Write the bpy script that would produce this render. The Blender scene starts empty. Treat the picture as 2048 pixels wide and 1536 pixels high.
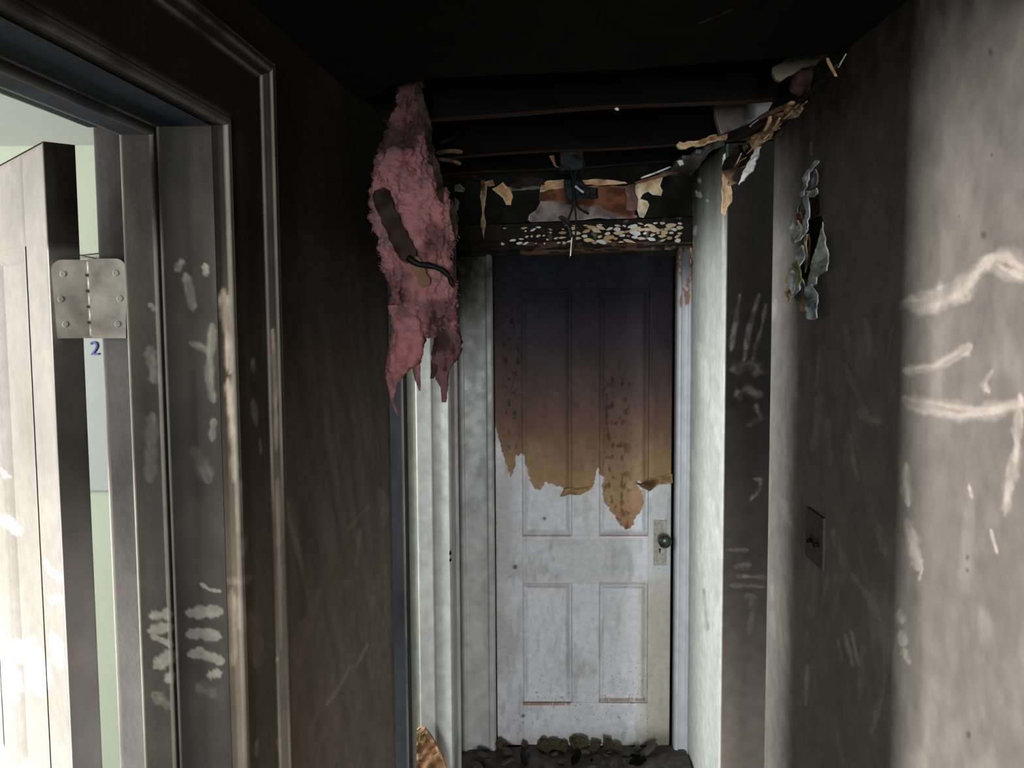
import bpy, bmesh, math, random
import numpy as np
from mathutils import Vector, Matrix

random.seed(7)
SC = bpy.context.scene
COL = SC.collection

# ------------------------------------------------------------------ camera
FPX = 1750.0                                   # focal length in pixels of a 2048 wide frame
PITCH, YAW, ROLL = math.atan(135 / FPX), math.atan(51 / FPX), math.radians(0.37)
EYE = np.array([0.0, 0.0, 1.77])
_F = np.array([0, math.cos(PITCH), -math.sin(PITCH)]); _R = np.array([1.0, 0, 0]); _U = np.array([0, math.sin(PITCH), math.cos(PITCH)])
_c, _s = math.cos(YAW), math.sin(YAW)
_Z = np.array([[_c, -_s, 0], [_s, _c, 0], [0, 0, 1]])
_F, _R, _U = _Z @ _F, _Z @ _R, _Z @ _U
_R, _U = _R * math.cos(ROLL) - _U * math.sin(ROLL), _U * math.cos(ROLL) + _R * math.sin(ROLL)
cam_data = bpy.data.cameras.new('camera'); cam = bpy.data.objects.new('camera', cam_data); COL.objects.link(cam)
cam_data.sensor_width = 36.0; cam_data.lens = 36.0 * FPX / 2048.0; cam_data.clip_start = 0.02; cam_data.clip_end = 100
cam.matrix_world = Matrix(((_R[0], _U[0], -_F[0], EYE[0]), (_R[1], _U[1], -_F[1], EYE[1]), (_R[2], _U[2], -_F[2], EYE[2]), (0, 0, 0, 1)))
SC.camera = cam

# ------------------------------------------------------------------ world, daylight in the windows, added hall-end fill, exposure
world = bpy.data.worlds.new('world'); SC.world = world; world.use_nodes = True
world.node_tree.nodes['Background'].inputs[0].default_value = (0.75, 0.85, 1.0, 1)
world.node_tree.nodes['Background'].inputs[1].default_value = 0.05
SC.view_settings.view_transform = 'Standard'; SC.view_settings.look = 'None'
SC.view_settings.exposure = 0.0; SC.view_settings.gamma = 1.0; SC.view_settings.use_curve_mapping = False

def area(name, loc, aim, sx, sy, power, color):
    d = bpy.data.lights.new(name, 'AREA'); d.shape = 'RECTANGLE'; d.size = sx; d.size_y = sy; d.energy = power; d.color = color
    o = bpy.data.objects.new(name, d); COL.objects.link(o); o.location = loc
    o.rotation_euler = (Vector(aim) - Vector(loc)).to_track_quat('-Z', 'Y').to_euler()
    return o
# daylight in the side rooms' windows; the hall-end lamp is an added fill
area('daylight_near_room', (-3.30, 0.44, 1.55), (0, 0.75, 1.35), 0.40, 1.20, 275, (1.0, 0.955, 0.925))
area('daylight_far_room', (-2.60, 2.60, 1.72), (0.6, 2.80, 1.35), 0.92, 0.85, 128, (0.95, 0.985, 1.0))
area('daylight_right_room', (1.38, -0.22, 1.55), (0.45, 2.9, 0.5), 0.30, 0.9, 95, (0.74, 0.87, 1.0))
area('fill_hall_end', (0.0, -5.0, 1.40), (0.1, 3.0, 1.2), 0.8, 1.3, 265, (0.91, 0.96, 1.0))

# ------------------------------------------------------------------ helpers
def rays(u, v):
    u = np.asarray(u, float); v = np.asarray(v, float)
    return _F + ((u - 1024) / FPX)[..., None] * _R - ((v - 768) / FPX)[..., None] * _U
def on_plane(u, v, n, d):
    n = np.asarray(n, float); q = rays(u, v)
    return EYE + ((d - n @ EYE) / (q @ n))[..., None] * q
def at_y(u, v, y): return on_plane(u, v, (0, 1, 0), y)
def at_x(u, v, x): return on_plane(u, v, (1, 0, 0), x)
def uv_of(P):
    q = np.asarray(P, float) - EYE; z = q @ _F; z = np.where(z < 0.05, 0.05, z)
    return 1024 + FPX * (q @ _R) / z, 768 - FPX * (q @ _U) / z
XR = 0.602                                    # right wall
AL, BL = -0.477, 0.047                        # left wall: X = AL + BL * Y
YE = 3.45                                     # end wall
def left_x(y): return AL + BL * y
def on_left(u, v, off=0.0): return on_plane(u, v, (1, -BL, 0), AL + off)
def on_right(u, v, off=0.0): return at_x(u, v, XR - off)
def ceil_z(x, y): return 2.232 + 0.045 * (x + 0.4) + 0.018 * (y - 1.5)
def on_ceil(u, v, off=0.0): return on_plane(u, v, (-0.045, -0.018, 1), 2.232 + 0.018 - 0.027 - off)

def lin(c):
    c = np.asarray(c, float) / 255.0
    return np.where(c <= 0.04045, c / 12.92, ((c + 0.055) / 1.055) ** 2.4)
def S(*c): return lin(c)
def smooth(a, b, x):
    t = np.clip((x - a) / (b - a), 0, 1); return t * t * (3 - 2 * t)
def _h(i, j, k):
    n = (i * 374761393 + j * 668265263 + k * 1274126177) & 0xffffffff
    n = ((n ^ (n >> 13)) * 1274126177) & 0xffffffff
    return ((n ^ (n >> 16)) & 0xffff) / 65535.0
def noise(P, s, seed=0):
    """smooth lattice noise 0..1 over 2-D or 3-D points"""
    P = np.asarray(P, float) * s
    if P.shape[1] == 2: P = np.column_stack([P, np.zeros(len(P))])
    I = np.floor(P).astype(np.int64); f = P - I; f = f * f * (3 - 2 * f); I = I + 1000 + seed * 57
    r = 0
    for a in (0, 1):
        for b in (0, 1):
            for c in (0, 1):
                w = (f[:, 0] if a else 1 - f[:, 0]) * (f[:, 1] if b else 1 - f[:, 1]) * (f[:, 2] if c else 1 - f[:, 2])
                r = r + w * _h(I[:, 0] + a, I[:, 1] + b, I[:, 2] + c)
    return r
def fbm(P, s, o=4, seed=0):
    r = 0; a = 0.5; t = 0
    for k in range(o): r = r + a * noise(P, s * 2 ** k, seed + k * 3); t += a; a *= 0.5
    return r / t
def seg_dist(u, v, pts):
    """distance to a polyline, and the running length at the nearest point"""
    best = np.full(u.shape, 1e9); run = np.zeros(u.shape); sgn = np.zeros(u.shape); L = 0.0
    for (x0, y0), (x1, y1) in zip(pts[:-1], pts[1:]):
        dx, dy = x1 - x0, y1 - y0; l2 = dx * dx + dy * dy + 1e-9
        t = np.clip(((u - x0) * dx + (v - y0) * dy) / l2, 0, 1)
        d = np.hypot(u - x0 - t * dx, v - y0 - t * dy); m = d < best
        best = np.where(m, d, best); run = np.where(m, L + t * math.sqrt(l2), run); sgn = np.where(m, np.sign((u - x0) * dy - (v - y0) * dx), sgn); L += math.sqrt(l2)
    return best, run / max(L, 1e-6), best * sgn
def inside(u, v, pts):
    r = np.zeros(u.shape, bool); n = len(pts)
    for i in range(n):
        x0, y0 = pts[i]; x1, y1 = pts[(i + 1) % n]
        if y0 == y1: continue
        r ^= ((y0 > v) != (y1 > v)) & (u < (x1 - x0) * (v - y0) / (y1 - y0) + x0)
    return r
def wipe(u, v, pts, w, soft=0.5, seed=1, streak=1.0):
    """a finger wipe: 1 on its core, ragged along its edge and streaked along its length"""
    out = np.zeros(u.shape); q = np.array(pts, float); g = w * 2.2 + 3
    k = np.nonzero((u > q[:, 0].min() - g) & (u < q[:, 0].max() + g) & (v > q[:, 1].min() - g) & (v < q[:, 1].max() + g))[0]
    if not len(k): return out
    u = u[k]; v = v[k]
    d, t, sd = seg_dist(u, v, pts)
    n = fbm(np.column_stack([u, v]), 0.05, 3, seed) - 0.5
    w2 = w * (0.7 + 0.6 * noise(np.column_stack([t * 7, t * 0 + seed]), 1.0, seed)) * np.clip(np.minimum(t, 1 - t) * 8 + 0.5, 0, 1)
    m = 1 - smooth(w2 * (1 - soft), w2 * 1.15 + 1.5, d + n * w * 0.9)
    st = smooth(.25, .75, noise(np.column_stack([sd * 0.13 + seed * 3.1, t * 3]), 1.0, seed + 5))
    out[k] = m * (1 - streak * 0.5 * st) * (.75 + .5 * fbm(np.column_stack([u, v]), .12, 3, seed + 8))
    return out

# ---- materials
def mat_coat(name, rough=0.6, spec=0.3, bump=0.25, scale=60.0, vary=0.25):
    m = bpy.data.materials.new(name); m.use_nodes = True; nt = m.node_tree; b = nt.nodes['Principled BSDF']
    at = nt.nodes.new('ShaderNodeAttribute'); at.attribute_name = 'coat'
    tc = nt.nodes.new('ShaderNodeTexCoord')
    n = nt.nodes.new('ShaderNodeTexNoise'); n.inputs['Scale'].default_value = scale; n.inputs['Detail'].default_value = 5
    n2 = nt.nodes.new('ShaderNodeTexNoise'); n2.inputs['Scale'].default_value = scale * 5; n2.inputs['Detail'].default_value = 3
    mr = nt.nodes.new('ShaderNodeMapRange'); mr.inputs[3].default_value = 1 - vary; mr.inputs[4].default_value = 1 + vary
    mx = nt.nodes.new('ShaderNodeMix'); mx.data_type = 'RGBA'; mx.blend_type = 'MULTIPLY'; mx.inputs[0].default_value = 1.0
    nt.links.new(tc.outputs['Object'], n.inputs['Vector']); nt.links.new(tc.outputs['Object'], n2.inputs['Vector'])
    nt.links.new(n.outputs['Fac'], mr.inputs[0]); nt.links.new(at.outputs['Color'], mx.inputs[6]); nt.links.new(mr.outputs[0], mx.inputs[7])
    nt.links.new(mx.outputs[2], b.inputs['Base Color'])
    bp = nt.nodes.new('ShaderNodeBump'); bp.inputs['Strength'].default_value = bump; bp.inputs['Distance'].default_value = 0.002
    nt.links.new(n2.outputs['Fac'], bp.inputs['Height']); nt.links.new(bp.outputs[0], b.inputs['Normal'])
    bw = nt.nodes.new('ShaderNodeRGBToBW'); nt.links.new(at.outputs['Color'], bw.inputs[0])       # soot is matt, bare paint keeps its sheen
    for sock, lo, hi in (('Roughness', 0.95, rough), ('Specular IOR Level', 0.04, spec)):
        q = nt.nodes.new('ShaderNodeMapRange'); q.inputs[1].default_value = 0.03; q.inputs[2].default_value = 0.35; q.inputs[3].default_value = lo; q.inputs[4].default_value = hi
        nt.links.new(bw.outputs[0], q.inputs[0]); nt.links.new(q.outputs[0], b.inputs[sock])
    return m
TONE = {}
def mat_plain(name, c, rough=0.7, spec=0.25, vary=0.35, scale=40.0, c2=None, stretch=(1, 1, 1), bump=0.3):
    m = bpy.data.materials.new(name); m.use_nodes = True; nt = m.node_tree; b = nt.nodes['Principled BSDF']
    TONE[m.name] = (S(*c), S(*c2) if c2 else S(*c) * (1 - vary))
    tc = nt.nodes.new('ShaderNodeTexCoord'); mp = nt.nodes.new('ShaderNodeMapping'); mp.inputs['Scale'].default_value = stretch
    n = nt.nodes.new('ShaderNodeTexNoise'); n.inputs['Scale'].default_value = scale; n.inputs['Detail'].default_value = 6
    rp = nt.nodes.new('ShaderNodeValToRGB'); a = S(*c); z = S(*c2) if c2 else a * (1 - vary)
    rp.color_ramp.elements[0].position = 0.32; rp.color_ramp.elements[1].position = 0.68
    rp.color_ramp.elements[0].color = (*z, 1); rp.color_ramp.elements[1].color = (*a, 1)
    nt.links.new(tc.outputs['Object'], mp.inputs[0]); nt.links.new(mp.outputs[0], n.inputs['Vector']); nt.links.new(n.outputs['Fac'], rp.inputs[0])
    nt.links.new(rp.outputs[0], b.inputs['Base Color'])
    bp = nt.nodes.new('ShaderNodeBump'); bp.inputs['Strength'].default_value = bump; bp.inputs['Distance'].default_value = 0.003
    nt.links.new(n.outputs['Fac'], bp.inputs['Height']); nt.links.new(bp.outputs[0], b.inputs['Normal'])
    b.inputs['Roughness'].default_value = rough; b.inputs['Specular IOR Level'].default_value = spec
    return m
M_PLASTER = mat_coat('sooty_plaster', 0.75, 0.2, 0.3, 26, 0.32)
M_PAPER = mat_coat('torn_layered_paper', 0.85, 0.15, 0.5, 90, 0.35)
M_WOOL = mat_coat('pink_glass_wool', 0.97, 0.03, 1.0, 60, 0.35)
M_TRIM = mat_coat('sooty_trim_paint', 0.38, 0.45, 0.2, 25, 0.25)
M_DOOR = mat_coat('burnt_door_paint', 0.6, 0.3, 0.3, 45, 0.22)
M_CEIL = mat_plain('black_soot', (17, 18, 17), 0.9, 0.05, 0.5, 12)
M_CHAR = mat_plain('charred_wood', (17, 14, 13), 0.9, 0.06, 0.6, 30, stretch=(0.2, 1, 1))
M_JOIST_LIT = mat_plain('lit_joist_underside', (88, 60, 44), 0.8, 0.1, 0.5, 30, c2=(36, 24, 18), stretch=(0.12, 1, 1))
M_BLACK = mat_plain('melted_black_plastic', (9, 9, 10), 0.6, 0.2, 0.4, 40)
M_TAN = mat_plain('torn_tan_paper', (205, 165, 122), 0.85, 0.15, 0.3, 50, c2=(158, 118, 82))
M_CREAM = mat_plain('torn_cream_paper', (226, 205, 170), 0.85, 0.15, 0.3, 40, c2=(172, 140, 104))
M_BROWN = mat_plain('scorched_brown_paper', (156, 126, 90), 0.9, 0.1, 0.4, 40, c2=(78, 58, 42))
M_WHITE = mat_plain('torn_white_paper', (232, 232, 226), 0.8, 0.2, 0.2, 40, c2=(170, 170, 166))
M_GREYP = mat_plain('smoked_grey_paper', (120, 118, 116), 0.85, 0.15, 0.3, 30, c2=(78, 74, 72))
M_BLUEG = mat_plain('peeled_bluegrey_paint', (206, 214, 222), 0.6, 0.3, 0.3, 60, c2=(128, 136, 144))
M_ORANGE = mat_plain('scorched_orange_paper', (122, 80, 56), 0.85, 0.15, 0.4, 25, c2=(80, 50, 35))
M_PINK = mat_plain('pink_fibreglass', (205, 146, 146), 0.95, 0.05, 0.3, 26, c2=(150, 98, 100), bump=0.8)
M_PINKD = mat_plain('smoked_pink_fibreglass', (128, 92, 94), 0.95, 0.05, 0.3, 26, c2=(62, 46, 46), bump=0.8)
M_LATH = mat_plain('smoked_lath', (58, 46, 36), 0.85, 0.1, 0.4, 30, c2=(24, 19, 15))
M_GREEN = mat_plain('pale_green_wall_paint', (140, 150, 134), 0.7, 0.2, 0.06, 3)
M_PALE = mat_plain('pale_ceiling_paint', (176, 180, 174), 0.8, 0.2, 0.08, 3)
M_BOARD = mat_plain('pale_board_paint', (126, 134, 131), 0.5, 0.3, 0.05, 5)
M_BLUE = mat_plain('blue_marker', (52, 62, 130), 0.6, 0.3, 0.1, 40)
M_METAL = mat_plain('tarnished_metal', (70, 78, 66), 0.32, 0.5, 0.4, 60)
M_METAL.node_tree.nodes['Principled BSDF'].inputs['Metallic'].default_value = 0.6
M_DEBRIS = mat_plain('wet_charred_debris', (74, 70, 62), 0.6, 0.4, 0.6, 40)
M_ASH = mat_plain('ashy_debris', (78, 77, 74), 0.8, 0.2, 0.5, 40)
M_FLUFF = mat_plain('tan_fluff', (112, 100, 74), 0.95, 0.05, 0.5, 60, c2=(62, 54, 40), bump=0.8)
M_FLOOR = mat_plain('sooty_floorboards', (48, 42, 36), 0.7, 0.3, 0.5, 8, stretch=(6, 0.6, 1))
M_VOID = mat_plain('dark_attic_board', (16, 12, 10), 0.9, 0.1, 0.5, 10)
M_WIN = mat_plain('white_window_frame', (220, 220, 214), 0.5, 0.3, 0.05, 5)
M_PLY = mat_plain('raw_plywood', (196, 152, 112), 0.75, 0.2, 0.3, 18, c2=(146, 102, 72), stretch=(1, 1, 0.25))

# ---- object makers
def props(o, label=None, cat=None, group=None, kind=None):
    if label: o['label'] = label
    if cat: o['category'] = cat
    if group: o['group'] = group
    if kind: o['kind'] = kind
    return o
def link(name, me, mat=None, parent=None):
    o = bpy.data.objects.new(name, me); COL.objects.link(o)
    if mat and me: me.materials.append(mat)
    if parent: o.parent = parent
    return o
def thing(name, label, cat, loc=(0, 0, 0), group=None, kind=None):
    o = bpy.data.objects.new(name, None); COL.objects.link(o); o.location = loc; o.empty_display_size = 0.05
    return props(o, label, cat, group, kind)
def put(o, root):
    """make o (built in world coordinates) a child of root standing at root's place"""
    o.parent = root; o.matrix_parent_inverse = Matrix.Translation(Vector(root.location)).inverted(); return o
def quad_mesh(name, P, nu, nv, coat=None, smooth_shade=True, wrap=False):
    """P: (nu*nv) x 3 points, row major over u"""
    me = bpy.data.meshes.new(name)
    i = np.arange(nu if wrap else nu - 1); j = np.arange(nv - 1); I, J = np.meshgrid(i, j, indexing='ij')
    I2 = (I + 1) % nu
    q = np.stack([I * nv + J, I2 * nv + J, I2 * nv + J + 1, I * nv + J + 1], -1).reshape(-1, 4)
    me.vertices.add(len(P)); me.vertices.foreach_set('co', np.ascontiguousarray(P, np.float32).ravel())
    me.loops.add(q.size); me.loops.foreach_set('vertex_index', q.astype(np.int32).ravel())
    me.polygons.add(len(q)); me.polygons.foreach_set('loop_start', np.arange(0, q.size, 4, dtype=np.int32))
    me.update(calc_edges=True)
    if smooth_shade: me.polygons.foreach_set('use_smooth', np.ones(len(q), bool))
    if coat is not None: add_coat(me, coat)
    return me
def add_coat(me, C):
    a = me.attributes.new('coat', 'FLOAT_COLOR', 'POINT')
    a.data.foreach_set('color', np.column_stack([np.clip(C, 0.0, 1), np.ones(len(C))]).astype(np.float32).ravel())
def densify(pts, step):
    pts = [np.asarray(p, float) for p in pts]; out = [pts[0]]
    for a, b in zip(pts[:-1], pts[1:]):
        st = step(0.5 * (a + b)) if callable(step) else step
        n = max(1, int(math.ceil(np.linalg.norm(b - a) / st)))
        for k in range(1, n + 1): out.append(a + (b - a) * k / n)
    return np.array(out)
def rounded(pts, r, n=4):
    """round the inner corners of a plan polyline"""
    pts = [np.asarray(p, float) for p in pts]; out = [pts[0]]
    for a, b, c in zip(pts[:-2], pts[1:-1], pts[2:]):
        d0 = (a - b); l0 = np.linalg.norm(d0); d1 = (c - b); l1 = np.linalg.norm(d1); rr = min(r, l0 * 0.45, l1 * 0.45)
        p0 = b + d0 / l0 * rr; p1 = b + d1 / l1 * rr
        for k in range(n + 1):
            t = k / n; out.append((1 - t) ** 2 * p0 + 2 * t * (1 - t) * b + t * t * p1)
    return out + [pts[-1]]
def loft(name, A, B, step, coat, mat, parent=None, edge_glint=0.0, fine_from=0.0):
    """surface between two polylines of equal length; coat(P, u, v) gives the colour of the surface"""
    A = np.asarray(A, float); B = np.asarray(B, float)
    L = np.linalg.norm(B - A, axis=1).max(); n = max(2, int((L - fine_from) / step) + 1); t = np.linspace(fine_from / L, 1, n)
    if fine_from: t = np.concatenate([np.linspace(0, fine_from / L, 12)[:-1], t]); n = len(t)      # coarse below what can be seen
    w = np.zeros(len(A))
    if edge_glint:
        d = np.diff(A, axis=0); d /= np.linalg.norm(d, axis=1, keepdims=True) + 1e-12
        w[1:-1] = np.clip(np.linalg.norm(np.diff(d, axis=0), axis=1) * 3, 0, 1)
    P = (A[:, None, :] * (1 - t)[None, :, None] + B[:, None, :] * t[None, :, None]).reshape(-1, 3)
    u, v = uv_of(P); c = coat(P, u, v)
    if edge_glint:                                    # highlights along the edges painted into the coat colour
        k = np.repeat(w, n) * edge_glint * smooth(.25, .55, fbm(P * [1, 1, .3], 12, 3, 77)); c = c * (1 - k)[:, None] + S(190, 182, 166)[None, :] * k[:, None]
    return link(name, quad_mesh(name, P, len(A), n, c), mat, parent)
def wall_up(name, plan, zlo, zhi, step, coat, mat, parent=None, hstep=None, edge_glint=0.0, fine_from=0.0):
    plan = densify(plan, hstep or step)
    A = np.column_stack([plan, np.full(len(plan), zlo)])
    B = np.column_stack([plan, [zhi(p[0], p[1]) if callable(zhi) else zhi for p in plan]])
    return loft(name, A, B, step, coat, mat, parent, edge_glint, fine_from)
def bm_obj(name, bm, mat, parent=None, shade=False):
    me = bpy.data.meshes.new(name); bm.to_mesh(me); bm.free()
    if shade: me.polygons.foreach_set('use_smooth', np.ones(len(me.polygons), bool))
    return link(name, me, mat, parent)
def box_bm(x0, x1, y0, y1, z0, z1, bevel=0.0, bm=None):
    bm = bm or bmesh.new()
    r = bmesh.ops.create_cube(bm, size=1.0)
    for w in r['verts']: w.co = Vector((x0 + (w.co.x + .5) * (x1 - x0), y0 + (w.co.y + .5) * (y1 - y0), z0 + (w.co.z + .5) * (z1 - z0)))
    if bevel: bmesh.ops.bevel(bm, geom=list({e for w in r['verts'] for e in w.link_edges}), offset=bevel, segments=2, affect='EDGES', profile=0.5)
    return bm
def box(name, x0, x1, y0, y1, z0, z1, mat, parent=None, bevel=0.0, coat=None):
    bm = box_bm(x0, x1, y0, y1, z0, z1, bevel); o = bm_obj(name, bm, mat, parent)
    if coat is not None: add_coat(o.data, np.tile(coat, (len(o.data.vertices), 1)))
    return o
def tube(name, pts, r, mat, parent=None, sides=8, taper=None, flat=1.0):
    pts = [Vector(p) for p in pts]; n = len(pts); P = []
    for i, p in enumerate(pts):
        t = (pts[min(i + 1, n - 1)] - pts[max(i - 1, 0)]).normalized()
        a = t.cross(Vector((0, 1, 0)));
        if a.length < 1e-3: a = t.cross(Vector((1, 0, 0)))
        a.normalize(); b = t.cross(a).normalized(); rr = r * (taper(i / (n - 1)) if taper else 1)
        for k in range(sides):
            g = 2 * math.pi * k / sides; P.append(p + a * math.cos(g) * rr + b * math.sin(g) * rr * flat)
    me = bpy.data.meshes.new(name)
    F = [[i * sides + k, i * sides + (k + 1) % sides, (i + 1) * sides + (k + 1) % sides, (i + 1) * sides + k] for i in range(n - 1) for k in range(sides)]
    F += [list(range(sides))[::-1], [(n - 1) * sides + k for k in range(sides)]]
    me.from_pydata([tuple(p) for p in P], [], F); me.update()
    me.polygons.foreach_set('use_smooth', np.ones(len(me.polygons), bool))
    return link(name, me, mat, parent)
def curve_pts(pts, n=6):
    """Catmull-Rom through 3-D points"""
    p = [np.asarray(q, float) for q in pts]; p = [2 * p[0] - p[1]] + p + [2 * p[-1] - p[-2]]; out = []
    for i in range(1, len(p) - 2):
        for k in range(n):
            t = k / n
            out.append(0.5 * (2 * p[i] + (p[i + 1] - p[i - 1]) * t + (2 * p[i - 1] - 5 * p[i] + 4 * p[i + 1] - p[i + 2]) * t * t + (3 * p[i] - p[i - 1] - 3 * p[i + 1] + p[i + 2]) * t ** 3))
    return out + [p[-2]]
def ragged(pts, step=9, amp=3.0):
    out = []
    for i in range(len(pts)):
        a = np.array(pts[i], float); b = np.array(pts[(i + 1) % len(pts)], float); n = max(1, int(np.linalg.norm(b - a) / step))
        for k in range(n):
            q = a + (b - a) * k / n
            out.append(q + (np.array([random.uniform(-amp, amp), random.uniform(-amp, amp)]) if k else 0))
    return out
def sheet(name, pts, place, mat, parent=None, thick=0.0025, bulge=0.012, seed=0, rag=(9, 2.5), toward=(0, -1, 0)):
    """a torn sheet: outline in pixels of the photograph, placed on a real surface by place(u, v), crumpled, curled and given thickness"""
    if rag: pts = ragged(ragged(pts, rag[0], rag[1]), rag[0] * .45, rag[1] * .4)
    bm = bmesh.new(); vs = [bm.verts.new((p[0], p[1], 0)) for p in pts]
    bm.faces.new(vs); bmesh.ops.triangulate(bm, faces=bm.faces[:])
    for _ in range(4):
        es = [e for e in bm.edges if e.calc_length() > 6.5]
        if not es: break
        bmesh.ops.subdivide_edges(bm, edges=es, cuts=1); bmesh.ops.triangulate(bm, faces=[f for f in bm.faces if len(f.verts) > 3])
    bm.verts.index_update()
    U = np.array([w.co.x for w in bm.verts]); V = np.array([w.co.y for w in bm.verts]); P = place(U, V)
    Q = np.column_stack([U, V])
    n = fbm(Q, 0.035, 2, seed) - 0.42 + .55 * (np.abs(fbm(Q, .06, 2, seed + 9) - .5) - .1) + .16 * (noise(Q, .22, seed + 4) - .5)
    P = P + np.outer(n * bulge, toward)
    fr = bm.verts[:]; fs = bm.faces[:]; be = [e for e in bm.edges if len(e.link_faces) == 1]
    rim = np.zeros(len(fr))
    for e in be:
        for w in e.verts: rim[w.index] = 1
    for w, p in zip(fr, P): w.co = Vector(p)
    bk = {w: bm.verts.new(w.co - Vector(toward) * thick) for w in fr}
    for f in fs: bm.faces.new([bk[w] for w in reversed(f.verts)])
    for e in be:
        a, b = e.verts; bm.faces.new((b, a, bk[a], bk[b]))
    bmesh.ops.recalc_face_normals(bm, faces=bm.faces[:])
    c1, c2 = TONE[mat.name]; k = smooth(.3, .7, fbm(Q, .05, 4, seed + 2)); c = c1[None, :] * k[:, None] + c2[None, :] * (1 - k)[:, None]
    g = rim * .6 * smooth(.35, .6, noise(Q, .08, seed + 6)); c = c * (1 - g)[:, None] + (np.clip(c1 * 1.5 + .08, 0, .8) if c1.mean() > .05 else c1)[None, :] * g[:, None]
    d = smooth(.55, .75, fbm(Q, .03, 3, seed + 8)); c = c * (1 - .5 * d)[:, None]
    o = bm_obj(name, bm, M_PAPER if mat is not M_BLACK else M_BLACK, parent); add_coat(o.data, np.vstack([c, c * .7])); return o
def zone(lo, hi): return lambda u, v: at_y(u, v, lo)
def kid(o, parent):
    o.parent = parent; return o

# ------------------------------------------------------------------ colours of the sooted surfaces
SOOT = S(26, 26, 25)
def prof(z, pairs): return np.interp(z, [a for a, b in pairs], [b for a, b in pairs])
def blend(c, s, k=None):
    k = SOOT if k is None else k
    return c[None, :] * (1 - s)[:, None] + k[None, :] * s[:, None] if c.ndim == 1 else c * (1 - s)[:, None] + k[None, :] * s[:, None]
PAINT_WALL = S(208, 200, 190)
PAINT_TRIM = S(208, 206, 203)

def coat_right(P, u, v):
    z = P[:, 2]; n = fbm(P, 3.0, 4, 2); f = fbm(P * [1, 1, 0.7], 26, 4, 9)
    s = prof(z, [(0, .62), (1.0, .70), (1.5, .74), (1.8, .76), (1.98, .76), (2.1, .83), (2.2, .94), (2.3, .985)]) + (n - 0.5) * 0.14
    s = s - .22 * smooth(2.02, 2.14, P[:, 1]) * smooth(2.05, 1.9, z)  # strip lit from the far doorway, painted paler into the wall colour
    w = np.zeros(len(P))
    big = [([(1806, 608), (1870, 604), (1925, 578), (1955, 545), (1980, 518), (2015, 512), (2060, 545)], 19), ([(1985, 530), (2010, 545), (2060, 556)], 13),
           ([(1806, 742), (1870, 735), (1912, 712), (1935, 695)], 11), ([(1806, 798), (1850, 815), (1920, 828), (1990, 822), (2060, 806)], 15),
           ([(1985, 740), (1968, 770), (1978, 782)], 6), ([(2035, 900), (2020, 960), (2010, 1030)], 9), ([(2040, 790), (2035, 860), (2030, 960)], 8),
           ([(1815, 1040), (1826, 1090), (1835, 1130)], 13), ([(1812, 930), (1816, 1010)], 8), ([(1845, 1135), (1838, 1160)], 3), ([(1938, 970), (1944, 995)], 3), ([(1982, 1060), (1994, 1105)], 3.5),
           ([(1800, 1225), (1803, 1245)], 8), ([(1803, 1265), (1806, 1290)], 8), ([(1806, 1300), (1818, 1325)], 7)]
    for k, (p, r) in enumerate(big): w = np.maximum(w, 1.0 * wipe(u, v, p, r * 1.25, 0.8, 11 + k))
    for k, (p, r, a) in enumerate([([(1690, 730), (1720, 800), (1735, 830)], 6, .35), ([(1720, 825), (1740, 838), (1758, 840)], 13, .45), ([(1640, 790), (1630, 870), (1625, 900)], 9, .4), ([(1655, 840), (1660, 930)], 7, .35),
           ([(1700, 870), (1708, 930), (1716, 960)], 4, .5), ([(1565, 1000), (1580, 1050)], 9, .55), ([(1665, 1060), (1685, 1130)], 7, .4), ([(1755, 1050), (1770, 1110)], 9, .3), ([(1700, 1145), (1735, 1190), (1760, 1240)], 8, .35),
           ([(1690, 1270), (1705, 1330)], 5, .6), ([(1702, 1262), (1718, 1330)], 4, .6), ([(1676, 1280), (1684, 1320)], 4, .5), ([(1770, 1350), (1755, 1420), (1742, 1470)], 6, .4), ([(1615, 1330), (1612, 1410)], 5, .55), ([(1725, 1290), (1720, 1400)], 6, .25),
           ([(1545, 1170), (1548, 1200)], 5, .6), ([(1552, 600), (1545, 640)], 5, .7), ([(1730, 640), (1740, 690), (1745, 720)], 9, .22), ([(1690, 650), (1700, 720)], 6, .2), ([(1640, 690), (1632, 780)], 5, .25), ([(1622, 285), (1623, 310)], 2, .5)]):
        w = np.maximum(w, min(1, a * 1.3) * wipe(u, v, p, r, 0.7, 40 + k))
    for k in range(26):
        a = random.Random(k * 7 + 1); x = a.uniform(1610, 1790); y = a.uniform(650, 1450); l = a.uniform(20, 90); g = a.uniform(-.25, .25)
        w = np.maximum(w, a.uniform(.1, .3) * wipe(u, v, [(x, y), (x + g * l, y + l)], a.uniform(2, 7), 0.8, 70 + k))
    blot = smooth(.56, .72, fbm(P * [1, 1, .45], 9, 4, 19)); s = s - .12 * blot * smooth(2.0, 1.5, z)
    s = np.clip(s + (f - .5) * .12, 0, .985) * (1 - w * .5)
    c = PAINT_WALL[None, :] * np.array([1, 0.985, 0.97])[None, :] * (0.93 + 0.14 * n)[:, None]
    c = blend(c, s)
    for x, y, r in [(1968, 470, 7), (1982, 105, 6), (1700, 735, 2), (1938, 1470, 6), (1935, 1115, 5), (1935, 1140, 4), (1918, 433, 2), (1985, 310, 3)]:
        c = c * (1 - 0.5 * (1 - smooth(r * 0.2, r * 1.3, np.hypot(u - x + (n - .5) * 8, (v - y) * 0.7))))[:, None]
    return c
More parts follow.
